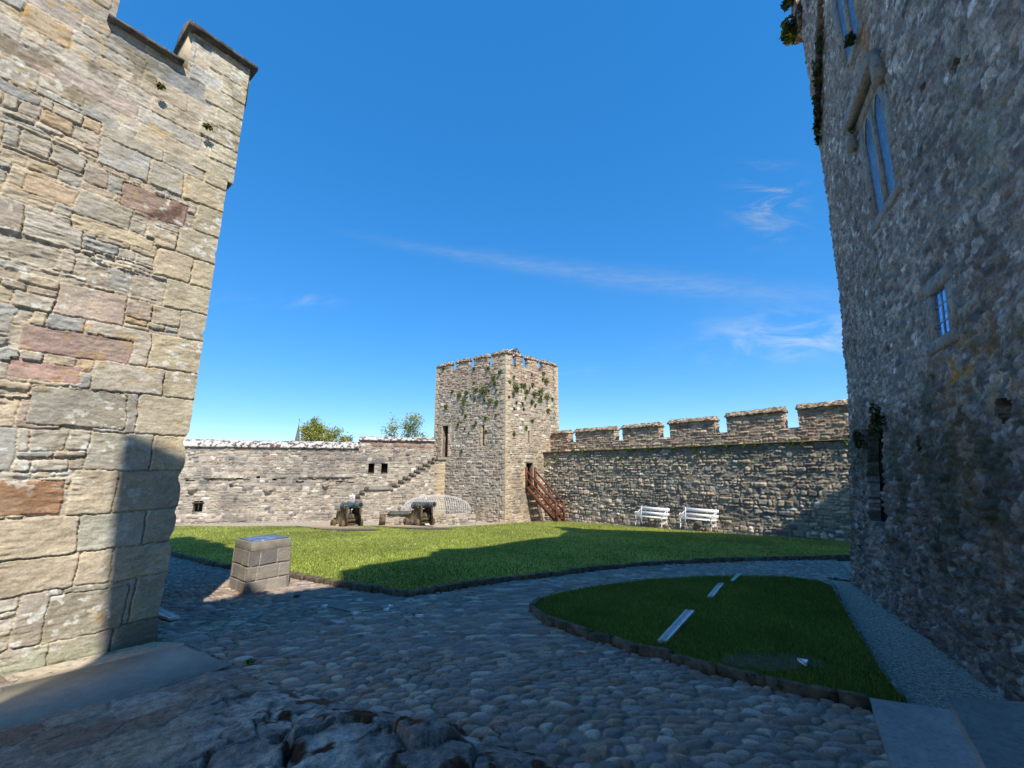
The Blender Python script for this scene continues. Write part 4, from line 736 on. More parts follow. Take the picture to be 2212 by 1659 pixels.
# right curtain wall
rw = thing('curtain_wall', 'tall dark rough curtain wall with mossy battlements, right of the tower', 'wall', (7, 22, -1.2))
RA = V3(2.10, 27.75, 0); RU = V3(.66879, -.74346, 0); RN = V3(-.74346, -.66879, 0)
us = np.arange(-.02, 18.0, .031); vs = np.arange(-1.8, 2.92, .03); rects = courses(-.5, 18.5, -2, 3.1, .12, .32, .12, .40, rng, .45)
rpal = [(lin((186, 168, 144)), 5), (lin((164, 152, 134)), 4), (lin((204, 186, 158)), 2.4), (lin((140, 134, 122)), 4), (lin((160, 136, 118)), 1.6), (lin((118, 116, 110)), 2.4), (lin((206, 200, 188)), .6)]
UU, VV, H, C = masonry(us, vs, rects, rng, rpal, lin((146, 134, 112)), w2=.03, prot=(.0, .085), joint=.026, edge=.04, rad=.07, warp=.08, wscale=1.9, tilt=.12, rough=.022, seed=44, vary=.2, rs=8)
H = H+.05*fbm(UU*1.2, VV*1.6, 45, 4); C = C*(1+.4*fbm(UU*.5, VV*.7, 46, 4))[..., None]
C = stain(C, sm(2.0, 2.8, VV+.5*fbm(UU*1.5, VV, 47, 3))*sm(1.5, 5, UU), (96, 94, 82), .4); C = stain(C, sm(.06, .2, fbm(UU*.35, VV*.7, 48, 4)+.05)*sm(4, 7, UU), (100, 98, 92), .55)
C = stain(C, sm(.12, .2, fbm(UU*3, VV*2, 49, 4))*sm(1.2, 2.6, VV), (92, 100, 58), .35)
H = np.minimum(H, .15); mb = MB(); face(mb, us, vs, RA, RU, RN, H, C, CY*0+True if False else None, .3); mb.build('wall', M['wall'], rw)
mb = MB(); blockat(mb, RA, RU, RN, 0, 18.5, -1.9, -.06, -2, 2.86); mb.build('core', M['inner'], rw)
mb = MB(); extr(mb, [(-.75, 2.86), (-.75, 2.93), (.10, 2.90), (.12, 2.85), (.0, 2.84)], RA, RU, RN, 18, .3, .015, 81, z1=.10); mb.build('ledge', mat_blotch('mossy_ledge', lin((104, 92, 66)), lin((82, 90, 40)), lin((56, 54, 40)), 4, 9), rw)
RP = RA-RN*.7; mer = [(.2, 1.54), (2.14, 5.04), (5.62, 7.88), (8.50, 10.82), (11.40, 13.76), (14.32, 18.1)]; cz_ = [3.50, 3.48, 3.47, 3.58, 3.60, 3.66]; ez = [4.10, 4.10, 4.10, 4.17, 4.27, 4.35]
us = np.arange(-1.1, 18.1, .031); vs = np.arange(2.7, 4.40, .03); rects = courses(-1.5, 18.5, 2.6, 4.6, .08, .19, .14, .44, rng, .25)
ppal = [(lin((168, 142, 122)), 4), (lin((182, 160, 136)), 4), (lin((150, 120, 104)), 2.4), (lin((196, 178, 150)), 2.4), (lin((140, 130, 118)), 2)]
UU, VV, H, C = masonry(us, vs, rects, rng, ppal, lin((172, 152, 124)), w2=.022, prot=(.0, .06), joint=.022, edge=.03, rad=.05, warp=.06, wscale=1.9, tilt=.07, rough=.014, seed=53, vary=.2)
C = stain(C, sm(3.0, 2.85, VV)*sm(4, 0, UU), (206, 158, 84), .6)
CX, CY = cells(us, vs); k = CY < np.interp(CX, [a for a, b in mer], ez)+.02
for i in range(5): k &= ~((CX > mer[i][1]) & (CX < mer[i+1][0]) & (CY > cz_[i]))
mb = MB(); face(mb, us, vs, RP, RU, RN, H, C, k, .2); mb.build('parapet', M['wall'], rw)
mb = MB(); blockat(mb, RP, RU, RN, -1.0, 18, -.62, -.05, 2.6, 3.44); mb.build('parapet_core', M['inner'], rw)
for i, (a, b) in enumerate(mer):
    # merlon end faces are splayed outwards and built of the same rubble
    vs2 = np.arange(3.4, ez[i]+.03, .03); us2 = np.arange(0, .52, .03); U2, V2, H2, C2 = masonry(us2, vs2, courses(-.2, .8, 3.3, 4.5, .09, .18, .14, .4, rng, .2), rng, ppal, lin((172, 152, 124)), prot=(0, .05), joint=.02, edge=.03, warp=.03, seed=60+i)
    m_ = MB(); blockat(m_, RP, RU, RN, a+.03, b-.05, -.50, -.04, 3.4, ez[i]); face(m_, us2, vs2, RP+RU*b, -RN, RU, H2, C2, None, .1); mo = m_.build('merlon', M['wall'], rw)
    mb = MB(); z1 = .0 if i < 4 else .05; extr(mb, [(.10, ez[i]-.02), (.12, ez[i]+.05), (-.22, ez[i]+.25), (-.58, ez[i]+.05), (-.56, ez[i]-.02)], RP+RU*(a-.06), RU, RN, b-a+.12, .14, .022, 90+i, z1=z1); mb.build('coping', M['cap'], mo)
# ================================================================ PLANTS ON THE TOWER
rt = np.random.default_rng(5); gl = [lin((84, 112, 34)), lin((104, 130, 44)), lin((66, 88, 30)), lin((122, 134, 52))]
def tl(x, y, U, N):                                        # zoomed survey picture -> tower face
    px, py = (1680+x/2.183)/1.8228, (1340+y/2.183)/1.8228; a = ray(px, py); n0, n1 = N[0], N[1]; t = (TC[0]*n0+TC[1]*n1)/(a[0]*n0+a[1]*n1)
    return V3(a[0]*t, a[1]*t, CZ+a[2]*t)
for x, y, r in ((225, 440, 8), (290, 465, 11), (345, 455, 11), (330, 520, 17), (425, 425, 17), (510, 415, 24), (480, 440, 14), (580, 325, 14), (590, 370, 9), (632, 275, 9), (535, 240, 10), (410, 245, 8), (170, 575, 11), (500, 510, 8), (550, 525, 11), (420, 500, 7), (605, 540, 9), (320, 605, 7), (340, 650, 7), (512, 665, 9), (275, 720, 9), (430, 705, 7), (405, 735, 6), (515, 780, 6), (305, 950, 6), (365, 800, 4), (330, 760, 4), (150, 240, 8), (605, 430, 6), (408, 365, 5), (600, 645, 4)):
    tuft(tl(x, y, TLd, TLn)+TLn*.04, r*.0165, rt, 'fern_tuft', "green fern tuft rooted in the tower's left face", 'plant', "fern tufts on the tower's left face", int(14+r*5), gl, .055, TLn, .55)
for x, y, r in ((755, 390, 20), (770, 420, 12), (740, 462, 9), (745, 315, 8), (708, 355, 7), (810, 385, 8), (835, 390, 11), (850, 445, 11), (905, 380, 9), (920, 460, 15), (970, 440, 22), (1020, 350, 13), (995, 335, 7), (1025, 480, 17), (970, 515, 15), (1038, 605, 12), (900, 530, 10), (930, 560, 7), (818, 545, 6), (905, 690, 8), (850, 750, 9), (747, 800, 7), (1000, 285, 10), (845, 495, 6), (1075, 500, 7), (880, 415, 6), (768, 535, 5), (830, 590, 5), (705, 485, 5), (755, 210, 6), (748, 585, 4), (900, 290, 5)):
    tuft(tl(x, y, TRd, TRn)+TRn*.04, r*.0165, rt, 'fern_tuft', "green fern tuft rooted in the tower's right face", 'plant', "fern tufts on the tower's right face", int(14+r*5), gl, .055, TRn, .55)
for i in range(26):                                        # growth along the mossy ledge of the right wall
    u = rt.uniform(1, 16); tuft(RA+RU*u+RN*.1+UP*(2.88-(.0 if rt.random() < .6 else rt.uniform(.2, 1.2))), rt.uniform(.05, .15), rt, 'moss_clump', 'small moss clump on or just under the ledge of the right curtain wall', 'plant', 'moss clumps on the ledge of the right curtain wall', 26, gl, .05, RN, .4)
for u, z, r, lb in ((.36, 7.16, .06, 'small yellow green moss tuft high on the near building by a small hole'), (.98, 7.38, .06, 'upper moss patch high on the near building, left of the other tuft')):
    tuft(LA_+LU*u+LN*.14+UP*z, r, rt, 'moss_tuft', lb, 'plant', None, 70, [lin((120, 116, 40)), lin((92, 96, 34)), lin((70, 74, 30))], .025, LN, .5)
for x, y, lb in ((540, 1432, 'little weed in the cobbles by the end of the long slab'), (641, 1290, 'faint weeds between cobbles in front of the plinth')):
    tuft(G(x, y, .02), .06, rt, 'weed', lb, 'plant', None, 60, gl, .02, UP, .3)
# ================================================================ BENCHES
def bench(loc, rz, label):
    t = thing('park_bench', label, 'bench', loc, rz, 'white benches against the right curtain wall'); L = 1.62
    def W3(p): c, s_ = math.cos(rz), math.sin(rz); return V3(loc[0]+p[0]*c-p[1]*s_, loc[1]+p[0]*s_+p[1]*c, loc[2]+p[2])
    X = norm2((math.cos(rz), math.sin(rz), 0)); Y = V3(-X[1], X[0], 0)   # Y points from the seat to the wall
    mb = MB()
    for i in range(3):
        y = -.20+i*.145; mb.box(W3((0, y, .43+.012*abs(i-1))), (L, .125, .035), X, Y, UP)
    mb.build('seat', M['white'], t)
    for z, h, y in ((.585, .12, .285), (.80, .145, .345)):
        mb = MB(); a = norm2(Y*.26+UP); mb.box(W3((0, y, z)), (L, .03, h), X, np.cross(a, X), a); mb.build('backrest_slat', M['white'], t)
    for s_ in (-1, 1):
        x = s_*(L/2-.11); mb = MB()
        def tb(pts, r, n=6): mb.tube([W3((x, a, b)) for a, b in pts], r, n)
        tb([(-.335, .0), (-.30, .08), (-.265, .2), (-.27, .32), (-.285, .42), (-.31, .52), (-.315, .60), (-.27, .655), (-.19, .655), (-.10, .63), (.0, .645), (.12, .70), (.22, .73)], .020)   # front leg and rolled arm
        tb([(.345, .0), (.27, .12), (.215, .25), (.215, .38), (.25, .52), (.30, .68), (.355, .90)], .020)
        tb([(-.285, .40), (-.1, .385), (.1, .375), (.22, .38)], .018)
        tb([(-.265, .22), (-.12, .16), (.0, .24), (.12, .16), (.22, .24)], .013)
        for cy, cz, r in ((-.19, .30, .055), (-.07, .31, .05), (.05, .31, .05), (.15, .30, .05), (-.13, .22, .035), (.02, .23, .035), (.12, .22, .03), (-.17, .54, .055), (-.04, .54, .05), (.09, .55, .05)):
            tb([(cy+r*math.cos(a), cz+r*math.sin(a)) for a in np.linspace(0, 6.283, 9)], .009, 4)
        tb([(-.02, .24), (-.02, .14)], .010); tb([(.0, .60), (.02, .64)], .012)
        mb.build('end_frame', M['white'], t, smooth=True)
    return t
rzb = math.atan2(RU[1], RU[0])
for (pl_, pr_), lb in zip((((1372.8, 1135.6), (1428.9, 1140.3)), ((1468, 1142.2), (1538.2, 1147.4))), ('white slatted bench with cast iron ends, nearer the red wooden stairs', 'white slatted bench with cast iron ends, nearer the dark keep')):
    def onw(px, py):
        q = ray(px, py); n = V3(.74346, .66879, 0); o = V3(2.10, 27.75, 0)-n*1.0; t_ = (o@n)/(q[0]*n[0]+q[1]*n[1]); return V3(q[0]*t_, q[1]*t_, CZ+q[2]*t_)
    a, b = onw(*pl_), onw(*pr_); c = (a+b)/2; rzz = math.atan2(b[1]-a[1], b[0]-a[0]); n = V3(-math.sin(rzz), math.cos(rzz), 0); c = c+n*.33; bench((c[0], c[1], c[2]), rzz, lb)
# ================================================================ CANNONS
def cannon(loc, rz, label, gun):
    t = thing('cannon', label, 'cannon', loc, rz, 'old cannons on wooden carriages in front of the left wall'); K_ = 1.13
    c, s_ = math.cos(rz), math.sin(rz); X = V3(c, s_, 0); Y = V3(-s_, c, 0); o = np.array(loc, float)
    def W3(x, y, z): return o+X*x+Y*y+UP*z
    before = set(COL.objects)
    for s in (-1, 1):                                      # stepped side cheeks
        mb = MB(); pl = [(-.72, .22), (-.72, .40), (-.50, .40), (-.50, .56), (-.28, .56), (-.28, .72), (-.10, .72), (-.10, .90), (.12, .92), (.17, .84), (.25, .84), (.30, .93), (.42, .93), (.42, .20), (-.15, .16)]
        mb.prism(pl, W3(0, s*.31-.055, 0), X, UP, Y, .11); ch = mb.build('side_cheek', M['oldwood'], t)
        mb = MB()
        for bx, bz in ((.3, .3), (-.55, .3), (-.1, .5), (.05, .75)): mb.lathe([(0, .02), (.02, .018)], W3(bx, s*.31+s*.055, bz), Y*s, 8)
        mb.build('bolt', M['rust'], ch)
    for x in (.26, -.56):
        mb = MB(); mb.box(W3(x, 0, .185), (.13, .86, .12), X, Y, UP); mb.build('axle', M['oldwood'], t)
        for s in (-1, 1):
            r = .185 if x > 0 else .175; mb = MB(); mb.lathe([(0, r*.93), (.01, r), (.10, r), (.11, r*.93)], W3(x, s*.38, r), Y*s, 22); wh = mb.build('wheel', M['oldwood'], t)
            mb = MB(); mb.lathe([(0, .045), (.05, .04), (.055, .02)], W3(x, s*.38+s*.11, r), Y*s, 10); mb.box(W3(x, s*.38+s*.135, r), (.03, .02, .13), X, Y, UP); mb.build('hub', M['rust'], wh)
    mb = MB(); mb.box(W3(.34, 0, .33), (.08, .52, .12), X, Y, UP); mb.box(W3(-.2, 0, .33), (.7, .3, .06), X, Y, UP); mb.prism([(.30, .38), (.38, .38), (.36, .52), (.30, .62)], W3(0, -.25, 0), X, UP, Y, .5); mb.build('transom', M['oldwood'], t)
    mb = MB(); mb.box(W3(-.25, .02, .12), (.03, .03, .24), X, Y, UP); mb.build('prop', M['rust'], t)
    el = .085; A = X*math.cos(el)+UP*math.sin(el); q = W3(-.62, 0, .885)
    pr = [(-.16, .0), (-.155, .035), (-.12, .045), (-.08, .03), (-.05, .03), (-.03, .09), (0, .165), (.03, .175), (.07, .175), (.08, .16), (.36, .155), (.37, .166), (.41, .166), (.42, .152), (.72, .140), (.73, .150), (.76, .150), (.77, .134), (1.30, .112), (1.31, .125), (1.335, .125), (1.345, .11), (1.40, .112), (1.41, .122), (1.43, .122), (1.44, .112), (1.50, .128), (1.54, .135), (1.56, .128), (1.56, .075), (1.30, .072), (1.30, .001)]
    mb = MB(); mb.lathe(pr, q, A, 28); ba = mb.build('barrel', M[gun], t, smooth=False)
    mb = MB(); mb.lathe([(1.301, .074), (1.555, .0745)], q, A, 20); mb.build('bore', M['bore'], ba)
    for s in (-1, 1):
        mb = MB(); mb.lathe([(.08, .055), (.33, .055), (.335, .045)], q+A*.72, Y*s, 14); mb.build('trunnion', M[gun], ba)
    for ob in set(COL.objects)-before:
        cv = np.empty(len(ob.data.vertices)*3); ob.data.vertices.foreach_get('co', cv); ob.data.vertices.foreach_set('co', cv*K_); ob.data.update()
    return t
for (px, py), lb, gun in (((750, 1141), 'green painted cannon on a grey wooden carriage, beside the white warning sign', 'iron'), ((908, 1137.5), 'grey barrelled cannon on a wooden carriage in front of the wire dome', 'iron2')):
    a = G(px, py); cannon((a[0]-.0, a[1]+.12, gz(a[0], a[1]+.1)+.03), -R(41), lb, gun)
for pts, lb in (([(640, 1136), (700, 1143), (740, 1146.5), (808, 1145.5), (825, 1144.5), (776, 1137), (720, 1135)], 'tan gravel pad under the green cannon'), ([(800, 1135), (860, 1139.5), (920, 1143.5), (978, 1142.5), (940, 1138), (880, 1134)], 'tan gravel pad under the grey cannon in front of the wire dome')):
    p = [G(x, y, .12) for x, y in pts]; n = len(p); mb = MB(); mb.add([q for q in p]+[q-UP*.1 for q in p], [tuple(range(n)), tuple(range(n, 2*n))[::-1]]+[(i, (i+1) % n, n+(i+1) % n, n+i) for i in range(n)])
    tag(mb.build('gravel_pad', mat_blotch('tan_pad', lin((150, 128, 100)), lin((168, 148, 118)), None, 6)), lb, 'ground', kind='structure')
# ================================================================ SIGN
a = G(741, 1135.5); so_ = V3(a[0]+.03, a[1]+1.0, gz(a[0], a[1]+1)); t = thing('warning_sign', 'white no-climbing sign with a red circle on a short post behind the green cannon', 'sign', so_)
SX = norm2((.98, .18, 0)); SY = V3(SX[1], -SX[0], 0)
def sg(x, z, n=0): return so_+SX*x+UP*z+SY*n
zb = DP(741, 1090, so_[1])[2]-so_[2]; zt = DP(741, 1069.5, so_[1])[2]-so_[2]
mb = MB(); mb.box(sg(0, zb/2-.05, 0), (.20, .14, zb-.1), SX, SY, UP); mb.build('post', M['signblack'], t); mb = MB(); mb.box(sg(.03, zb*.62, .075), (.055, .012, zb*.72), SX, SY, UP); mb.build('post_strip', M['white'], t)
mb = MB(); mb.box(sg(0, (zb+zt)/2+.02, .06), (.30, .015, zt-zb), SX, SY, UP); pl = mb.build('sign_plate', M['plate'], t)
mb = MB(); c0 = zt-(zt-zb)*.33
mb.tube([sg(.10*math.cos(q), c0+.10*math.sin(q), .072) for q in np.linspace(0, 6.283, 25)], .011, 4); mb.bar(sg(-.07, c0+.07, .072), sg(.07, c0-.07, .072), .006, .018, SY); mb.build('prohibition_ring', M['signred'], pl)
mb = MB(); mb.tube([sg(-.01, c0-.06, .07), sg(.0, c0, .07), sg(.01, c0+.05, .07)], [.014, .02, .012], 5); mb.tube([sg(.0, c0, .07), sg(.045, c0+.03, .07)], .008, 4); mb.build('figure', M['signblack'], pl)
mb = MB()
for i in range(5): mb.box(sg(.0-.02*(i % 2), zb+.05+.036*i, .07), (.22-.04*(i % 2), .004, .014), SX, SY, UP)
mb.build('lettering', M['signgrey'], pl)
mb = MB(); mb.tube([sg(.0, zt-.02, .03), sg(.0, zt+.1, .03)], .025, 8); mb.build('post_top', M['wire'], t)
# ================================================================ LOW WALL + WIRE DOME
e0 = G(829.5, 1133.5); e1 = G(1026, 1133.5); LO = V3(e0[0], e0[1]+.1, 0); LL = e1[0]-e0[0]; LX = V3(1, 0, 0); LY = V3(0, -1, 0)
lwl = thing('low_wall', 'low rubble wall ringing the sunken area beneath the wire dome', 'wall', (LO[0], LO[1], -1.25))
zt0 = DP(1000, 1111.5, LO[1])[2]
us = np.arange(0, LL+.03, .035); vs = np.arange(-1.9, zt0, .035); CXX, CYY = cells(us, vs)
UU, VV, H, C = masonry(us, vs, courses(-.3, LL+.5, -2, 0, .1, .2, .14, .42, rng, .3), rng, wpal, lin((180, 164, 140)), prot=(0, .06), joint=.02, edge=.03, rad=.05, warp=.04, seed=130)
mb = MB(); face(mb, us, vs, LO, LX, LY, H, C, None, .3); mb.build('wall', M['wall'], lwl)
vs2 = np.arange(0, 2.4, .035); U2, V2, H2, C2 = masonry(vs2, vs, courses(-.3, 2.6, -2, 0, .1, .2, .14, .42, rng, .3), rng, wpal, lin((180, 164, 140)), prot=(0, .06), joint=.02, edge=.03, seed=131)
mb = MB(); face(mb, vs2, vs, LO, -LY, V3(-1, 0, 0), H2, C2, None, .2); mb.build('side_wall', M['wall'], lwl)
mb = MB(); blockat(mb, LO, LX, LY, .02, LL, -.45, -.04, -2, zt0-.03); blockat(mb, LO, LX, LY, .02, .4, -2.3, -.4, -2, zt0-.03); mb.build('core', M['inner'], lwl)
mb = MB(); b0 = DP(907/3.511/1.8228*1+0, 0, LO[1]) if False else DP((1270+905/3.511)/1.8228, (1900+455/3.511)/1.8228, LO[1]); b1 = DP((1270+1265/3.511)/1.8228, (1900+455/3.511)/1.8228, LO[1])
extr(mb, [(.08, 0), (.08, .14), (-.5, .16), (-.5, 0)], V3(b0[0], LO[1], zt0-.02), LX, LY, b1[0]-b0[0], .25, .02, 140); mb.build('coping_slab', M['slate'], lwl)
c0 = G(824, 1133.8); mb = MB(); mb.box((c0[0], c0[1]+.15, gz(0, c0[1])+.27), (.30, .28, .56), taper=.06); mb.build('standing_stone', M['kerb'], None)
tag(bpy.data.objects['standing_stone'], 'short dark standing stone at the left end of the low wall', 'stone')
d0 = DP(858, 1108, LO[1]+.25); d1 = DP(1014, 1110.5, LO[1]+.25); cxx = (d0[0]+d1[0])/2; ha = (d1[0]-d0[0])/2; cyy = LO[1]+1.25; zb = zt0-.02; ht = DP(930, 1069.5, cyy)[2]-zb
dome = thing('wire_dome', 'long rounded grille dome of thin galvanised bars over the sunken area', 'grille', (cxx, cyy, zb))
def sh(x): return max(0, 1-abs(x/ha)**2.3)**(1/2.3)
mb = MB(); NB = 40
for i in range(NB+1):
    x = -ha+2*ha*(i+.5)/(NB+1); s = sh(x)
    mb.tube([(cxx+x, cyy-1.02*s*math.cos(q), zb+ht*s*math.sin(q)**.8) for q in np.linspace(0, math.pi, 15)], .011, 4)
mb.build('hoop_bar', M['wire'], dome)
mb = MB()
for q in (.0, math.pi): mb.tube([(cxx+x, cyy-1.02*sh(x)*math.cos(q), zb+.01) for x in np.linspace(-ha, ha, 31)], .016, 4)
for q in (1.25, 1.57, 1.89): mb.tube([(cxx+x, cyy-1.02*sh(x)*math.cos(q), zb+ht*sh(x)*math.sin(q)) for x in np.linspace(-ha, ha, 41)], .013, 4)
mb.build('base_rail', M['wire'], dome)
# ================================================================ RED WOODEN STAIRS
SD = norm2((.80, -.60, 0)); SWd = V3(-SD[1], SD[0], 0)*-1     # out from the tower, and across (towards the viewer's left)
SWd = V3(SD[1], -SD[0], 0)
land = TC+TRd*2.14+TRn*.06; gl_ = gz(0, land[1]); top_z = .78; f1 = G(1202, 1125.3); f2 = G(1218, 1124.2)
pA = TC+TRd*1.74+TRn*.12; pB = TC+TRd*2.54+TRn*.12; fa = V3(f1[0], f1[1], 0); 
# foot posts at the same spacing, run chosen so they stand where the photo shows
def solve(px, base):
    a = ray(px, 1125); k = a[0]/a[1]; d = SD; s = (k*base[1]-base[0])/(d[0]-k*d[1]); return s
sA = solve(1202.5, pA); sB = solve(1218.5, pB); run = (sA+sB)/2
ws = thing('wooden_stairs', 'steep red brown wooden stairs with handrails leading up to the small tower door', 'stairs', (pA[0], pA[1], gz(0, pA[1])))
gA = gz(0, pA[1])
for i, (b, s) in enumerate(((pA, sA), (pB, sB))):
    f_ = b+SD*s; fz = gz(0, f_[1]); mb = MB(); mb.box((b[0], b[1], (top_z-.25+1.93)/2), (.10, .10, 1.93-top_z+.25), SD, SWd, UP); mb.build('post', M['wood_red'], ws)
    mb = MB(); mb.box((f_[0], f_[1], (fz+(-.03))/2), (.105, .105, (-.03)-fz), SD, SWd, UP); mb.build('post', M['wood_red'], ws)
    mb = MB(); mb.bar((b[0], b[1], top_z-.12), (f_[0], f_[1], fz+.10), .06, .24, SWd if False else UP); mb.build('stringer', M['wood_red'], ws)
    mb = MB(); mb.bar((b[0], b[1], 1.70), (f_[0], f_[1], -.20), .05, .10, UP); mb.build('handrail', M['wood_red'], ws)
    mb = MB(); mb.bar((b[0], b[1], 1.22), (f_[0], f_[1], -.68), .045, .10, UP); mb.build('mid_rail', M['wood_red'], ws)
fm = (pA+SD*sA+pB+SD*sB)/2; tm = (pA+pB)/2; Wv = pB-pA; wl = np.linalg.norm(Wv); Wv = Wv/wl
n = 10
for i in range(n):
    f_ = (i+.3)/n; c = tm*(1-f_)+fm*f_; z = top_z*(1-f_)+(gz(0, fm[1])+.08)*f_; mb = MB(); mb.box((c[0], c[1], z), (.24, wl+.02, .045), norm2(np.cross(UP, Wv)), Wv, UP); mb.build('tread', M['wood_red'], ws)
# ================================================================ PLINTH
pf, pl_, pr_ = G(531, 1284.6), G(488, 1273), G(613.5, 1272.6)
Yp = norm2((-.80, .60, 0)); Xp = V3(Yp[1], -Yp[0], 0); wp_ = .76; lp = .80; hz = DP(546, 1171.6, pf[1]+.06)[2]; wp_ *= 1.02
ip = thing('information_plinth', 'square block plinth of grey stone with a blue plan panel on top, on the cobbles', 'plinth', (pf[0], pf[1], gz(0, pf[1])))
zg = gz(0, pf[1])-.12; top = hz-.17; ppl = [(lin((136, 130, 122)), 4), (lin((152, 144, 132)), 3), (lin((120, 116, 112)), 3), (lin((160, 148, 134)), 1)]
def pface(o_, U, N, L, seed):
    us = np.arange(-.012, L+.012, .010); us[-1] = L+.012; vs = np.arange(zg, top+.005, .010); r2 = np.random.default_rng(seed); rects = []
    hs_ = [zg-.02, zg+.34, zg+.60, zg+.63+.14, top+.02]; hs_ = [zg-.02, zg+.33, zg+.60, top+.02]
    for a, b in zip(hs_[:-1], hs_[1:]): fill_course(0, L, a, b, .26, .46, r2, .0, rects)
    UU, VV, H, C = masonry(us, vs, rects, r2, ppl, lin((168, 158, 142)), prot=(.012, .024), joint=.012, edge=.010, rad=.015, warp=.012, wscale=4, tilt=.01, rough=.004, seed=seed, rs=30, vary=.1)
    H = np.where((UU < 0) | (UU > L), .012, H); B = (VV-zg)*.018; m = MB(); S = 1-2*B/L; Uc = L/2+(UU-L/2)*S
    P = np.array(o_)+Uc[..., None]*U+VV[..., None]*UP-B[..., None]*N; m.grid(us, vs, P, np.broadcast_to(N, P.shape), H, C*.95, None, .05); m.build('block_face', M['near'], ip)
o0 = V3(pf[0], pf[1], 0); pface(o0, Xp, -Yp, wp_, 201); pface(o0+Yp*lp, -Yp, -Xp, lp, 202); pface(o0+Xp*wp_, Yp, Xp, lp, 203); pface(o0+Xp*wp_+Yp*lp, -Xp, Yp, wp_, 204)
cpx = o0+Xp*wp_/2+Yp*lp/2; mb = MB(); mb.box((cpx[0], cpx[1], (hz+top)/2), (wp_-.015, lp-.015, hz-top), Xp, Yp, UP, taper=.01)
bm_ = mb.build('cap_stone', M['dressed'], ip); bv = bm_.modifiers.new('bevel', 'BEVEL'); bv.width = .012; bv.segments = 2
mb = MB(); mb.box((cpx[0], cpx[1], hz+.006), (wp_-.14, lp-.14, .012), Xp, Yp, UP); pn = mb.build('plan_panel', M['panel'], ip)
mb = MB(); mb.box((cpx[0], cpx[1], hz+.003), (wp_-.09, lp-.09, .006), Xp, Yp, UP); mb.build('panel_frame', M['slate'], ip)
# ================================================================ FLAT MARKERS
def flat(name, pts, off, mat, label, cat, group=None, parent=None, th=.03):
    p = [G(x, y, off) for x, y in pts]; n = len(p); mb = MB(); mb.add([q for q in p]+[q-UP*th for q in p], [tuple(range(n)), tuple(range(n, 2*n))[::-1]]+[(i, (i+1) % n, n+(i+1) % n, n+i) for i in range(n)])
    o = mb.build(name, mat, parent); 
    if parent is None: tag(o, label, cat, group)
    return o
def inset(pts, k):
    c = np.mean(pts, axis=0); a, b, c_, d = [np.array(q, float) for q in pts]
    return [a+(b-a)*k, b+(a-b)*k, c_+(d-c_)*k, d+(c_-d)*k]
for pts, lb in (([(1419.7, 1382.6), (1440.7, 1384.2), (1500.3, 1318.2), (1481, 1316)], 'largest and nearest white marker strip set in the island grass'),
                ([(1527.7, 1287.5), (1540.6, 1288.2), (1563.8, 1259.2), (1551.9, 1258.6)], 'middle white marker strip set in the island grass'),
                ([(1577.7, 1253.7), (1584.5, 1254), (1601, 1239), (1592, 1238.6)], 'farthest and smallest white marker strip set in the island grass')):
    o = flat('ground_marker', pts, .108, M['marker'], lb, 'marker strip', 'white marker strips on the island grass'); flat('marker_centre', inset(pts, .30), .111, M['markin'], '', '', None, o, .003)
pts = [(318, 1304), (345.7, 1311), (388, 1330), (366, 1336), (318, 1320)]
o = flat('ground_marker', pts, .06, M['marker'], 'white edged dark floor slab lying beside the corner of the left building', 'marker strip'); flat('marker_centre', [(300, 1299), (341, 1315), (372, 1331), (362, 1333.5), (318, 1317)], .064, M['markin'], '', '', None, o, .003)
def q4(x, y): return (1180+x/3.881)/1.8228, (2280+y/3.881)/1.8228
for pts, lb in (([(325, 400), (427, 380), (415, 415)], 'leftmost little white triangular plate in the cobbles'), ([(780, 497), (945, 497), (860, 516)], 'white triangular plate at the bottom point of the dark groove'),
                ([(1280, 450), (1365, 430), (1367, 465)], 'white triangular plate at the right end of the dark groove'), ([(1360, 382), (1442, 398), (1355, 421)], 'white triangular plate just above the one ending the groove'),
                ([(850, 309), (1010, 309), (930, 297)], 'white triangular plate farthest back in the cobbles'), ([(1770, 537), (1925, 541), (1850, 560)], 'rightmost white triangular plate in the cobbles')):
    flat('floor_plate', [q4(*p) for p in pts], .052, M['marker'], lb, 'floor plate', 'small white triangular plates set in the cobbles')
flat('floor_plate', [(1722, 1420.6), (1746, 1425), (1741, 1433)], .13, M['marker'], 'blue white triangular plate in the bare patch of island grass', 'floor plate')
mb = MB()
for p_, q_ in (((300, 398), (860, 518)), ((860, 518), (1290, 452))):
    a = G(*q4(*p_), .036); b = G(*q4(*q_), .036); mb.bar(a, b, .006, .012)
tag(mb.build('metal_groove', M['slate']), 'thin dark metal line in the cobbles joining the white plates', 'inlay')
# ================================================================ STONE STEPS, lower right
def stepblock(name, pts, off, th, label):
    p = [G(x, y, off) for x, y in pts]; n = len(p); bm = MB(); bm.add([q for q in p]+[q-UP*th for q in p], [tuple(range(n)), tuple(range(n, 2*n))[::-1]]+[(i, (i+1) % n, n+(i+1) % n, n+i) for i in range(n)])
    o = bm.build(name, M['step']); b = o.modifiers.new('bevel', 'BEVEL'); b.width = .008; b.segments = 2; return tag(o, label, 'stone step', 'honed stone steps at the lower right')
stepblock('stone_step', [(1880, 1508), (2060, 1535), (2250, 1780), (1975, 1790)], .13, .3, 'smooth bluish lower step slab beside the cobbles')
stepblock('stone_step', [(2048.8, 1505), (2212, 1517), (2500, 1540), (2500, 1900), (2250, 1900), (2135, 1659)], .27, .45, 'upper step slab with a rough front edge at the lower right corner')
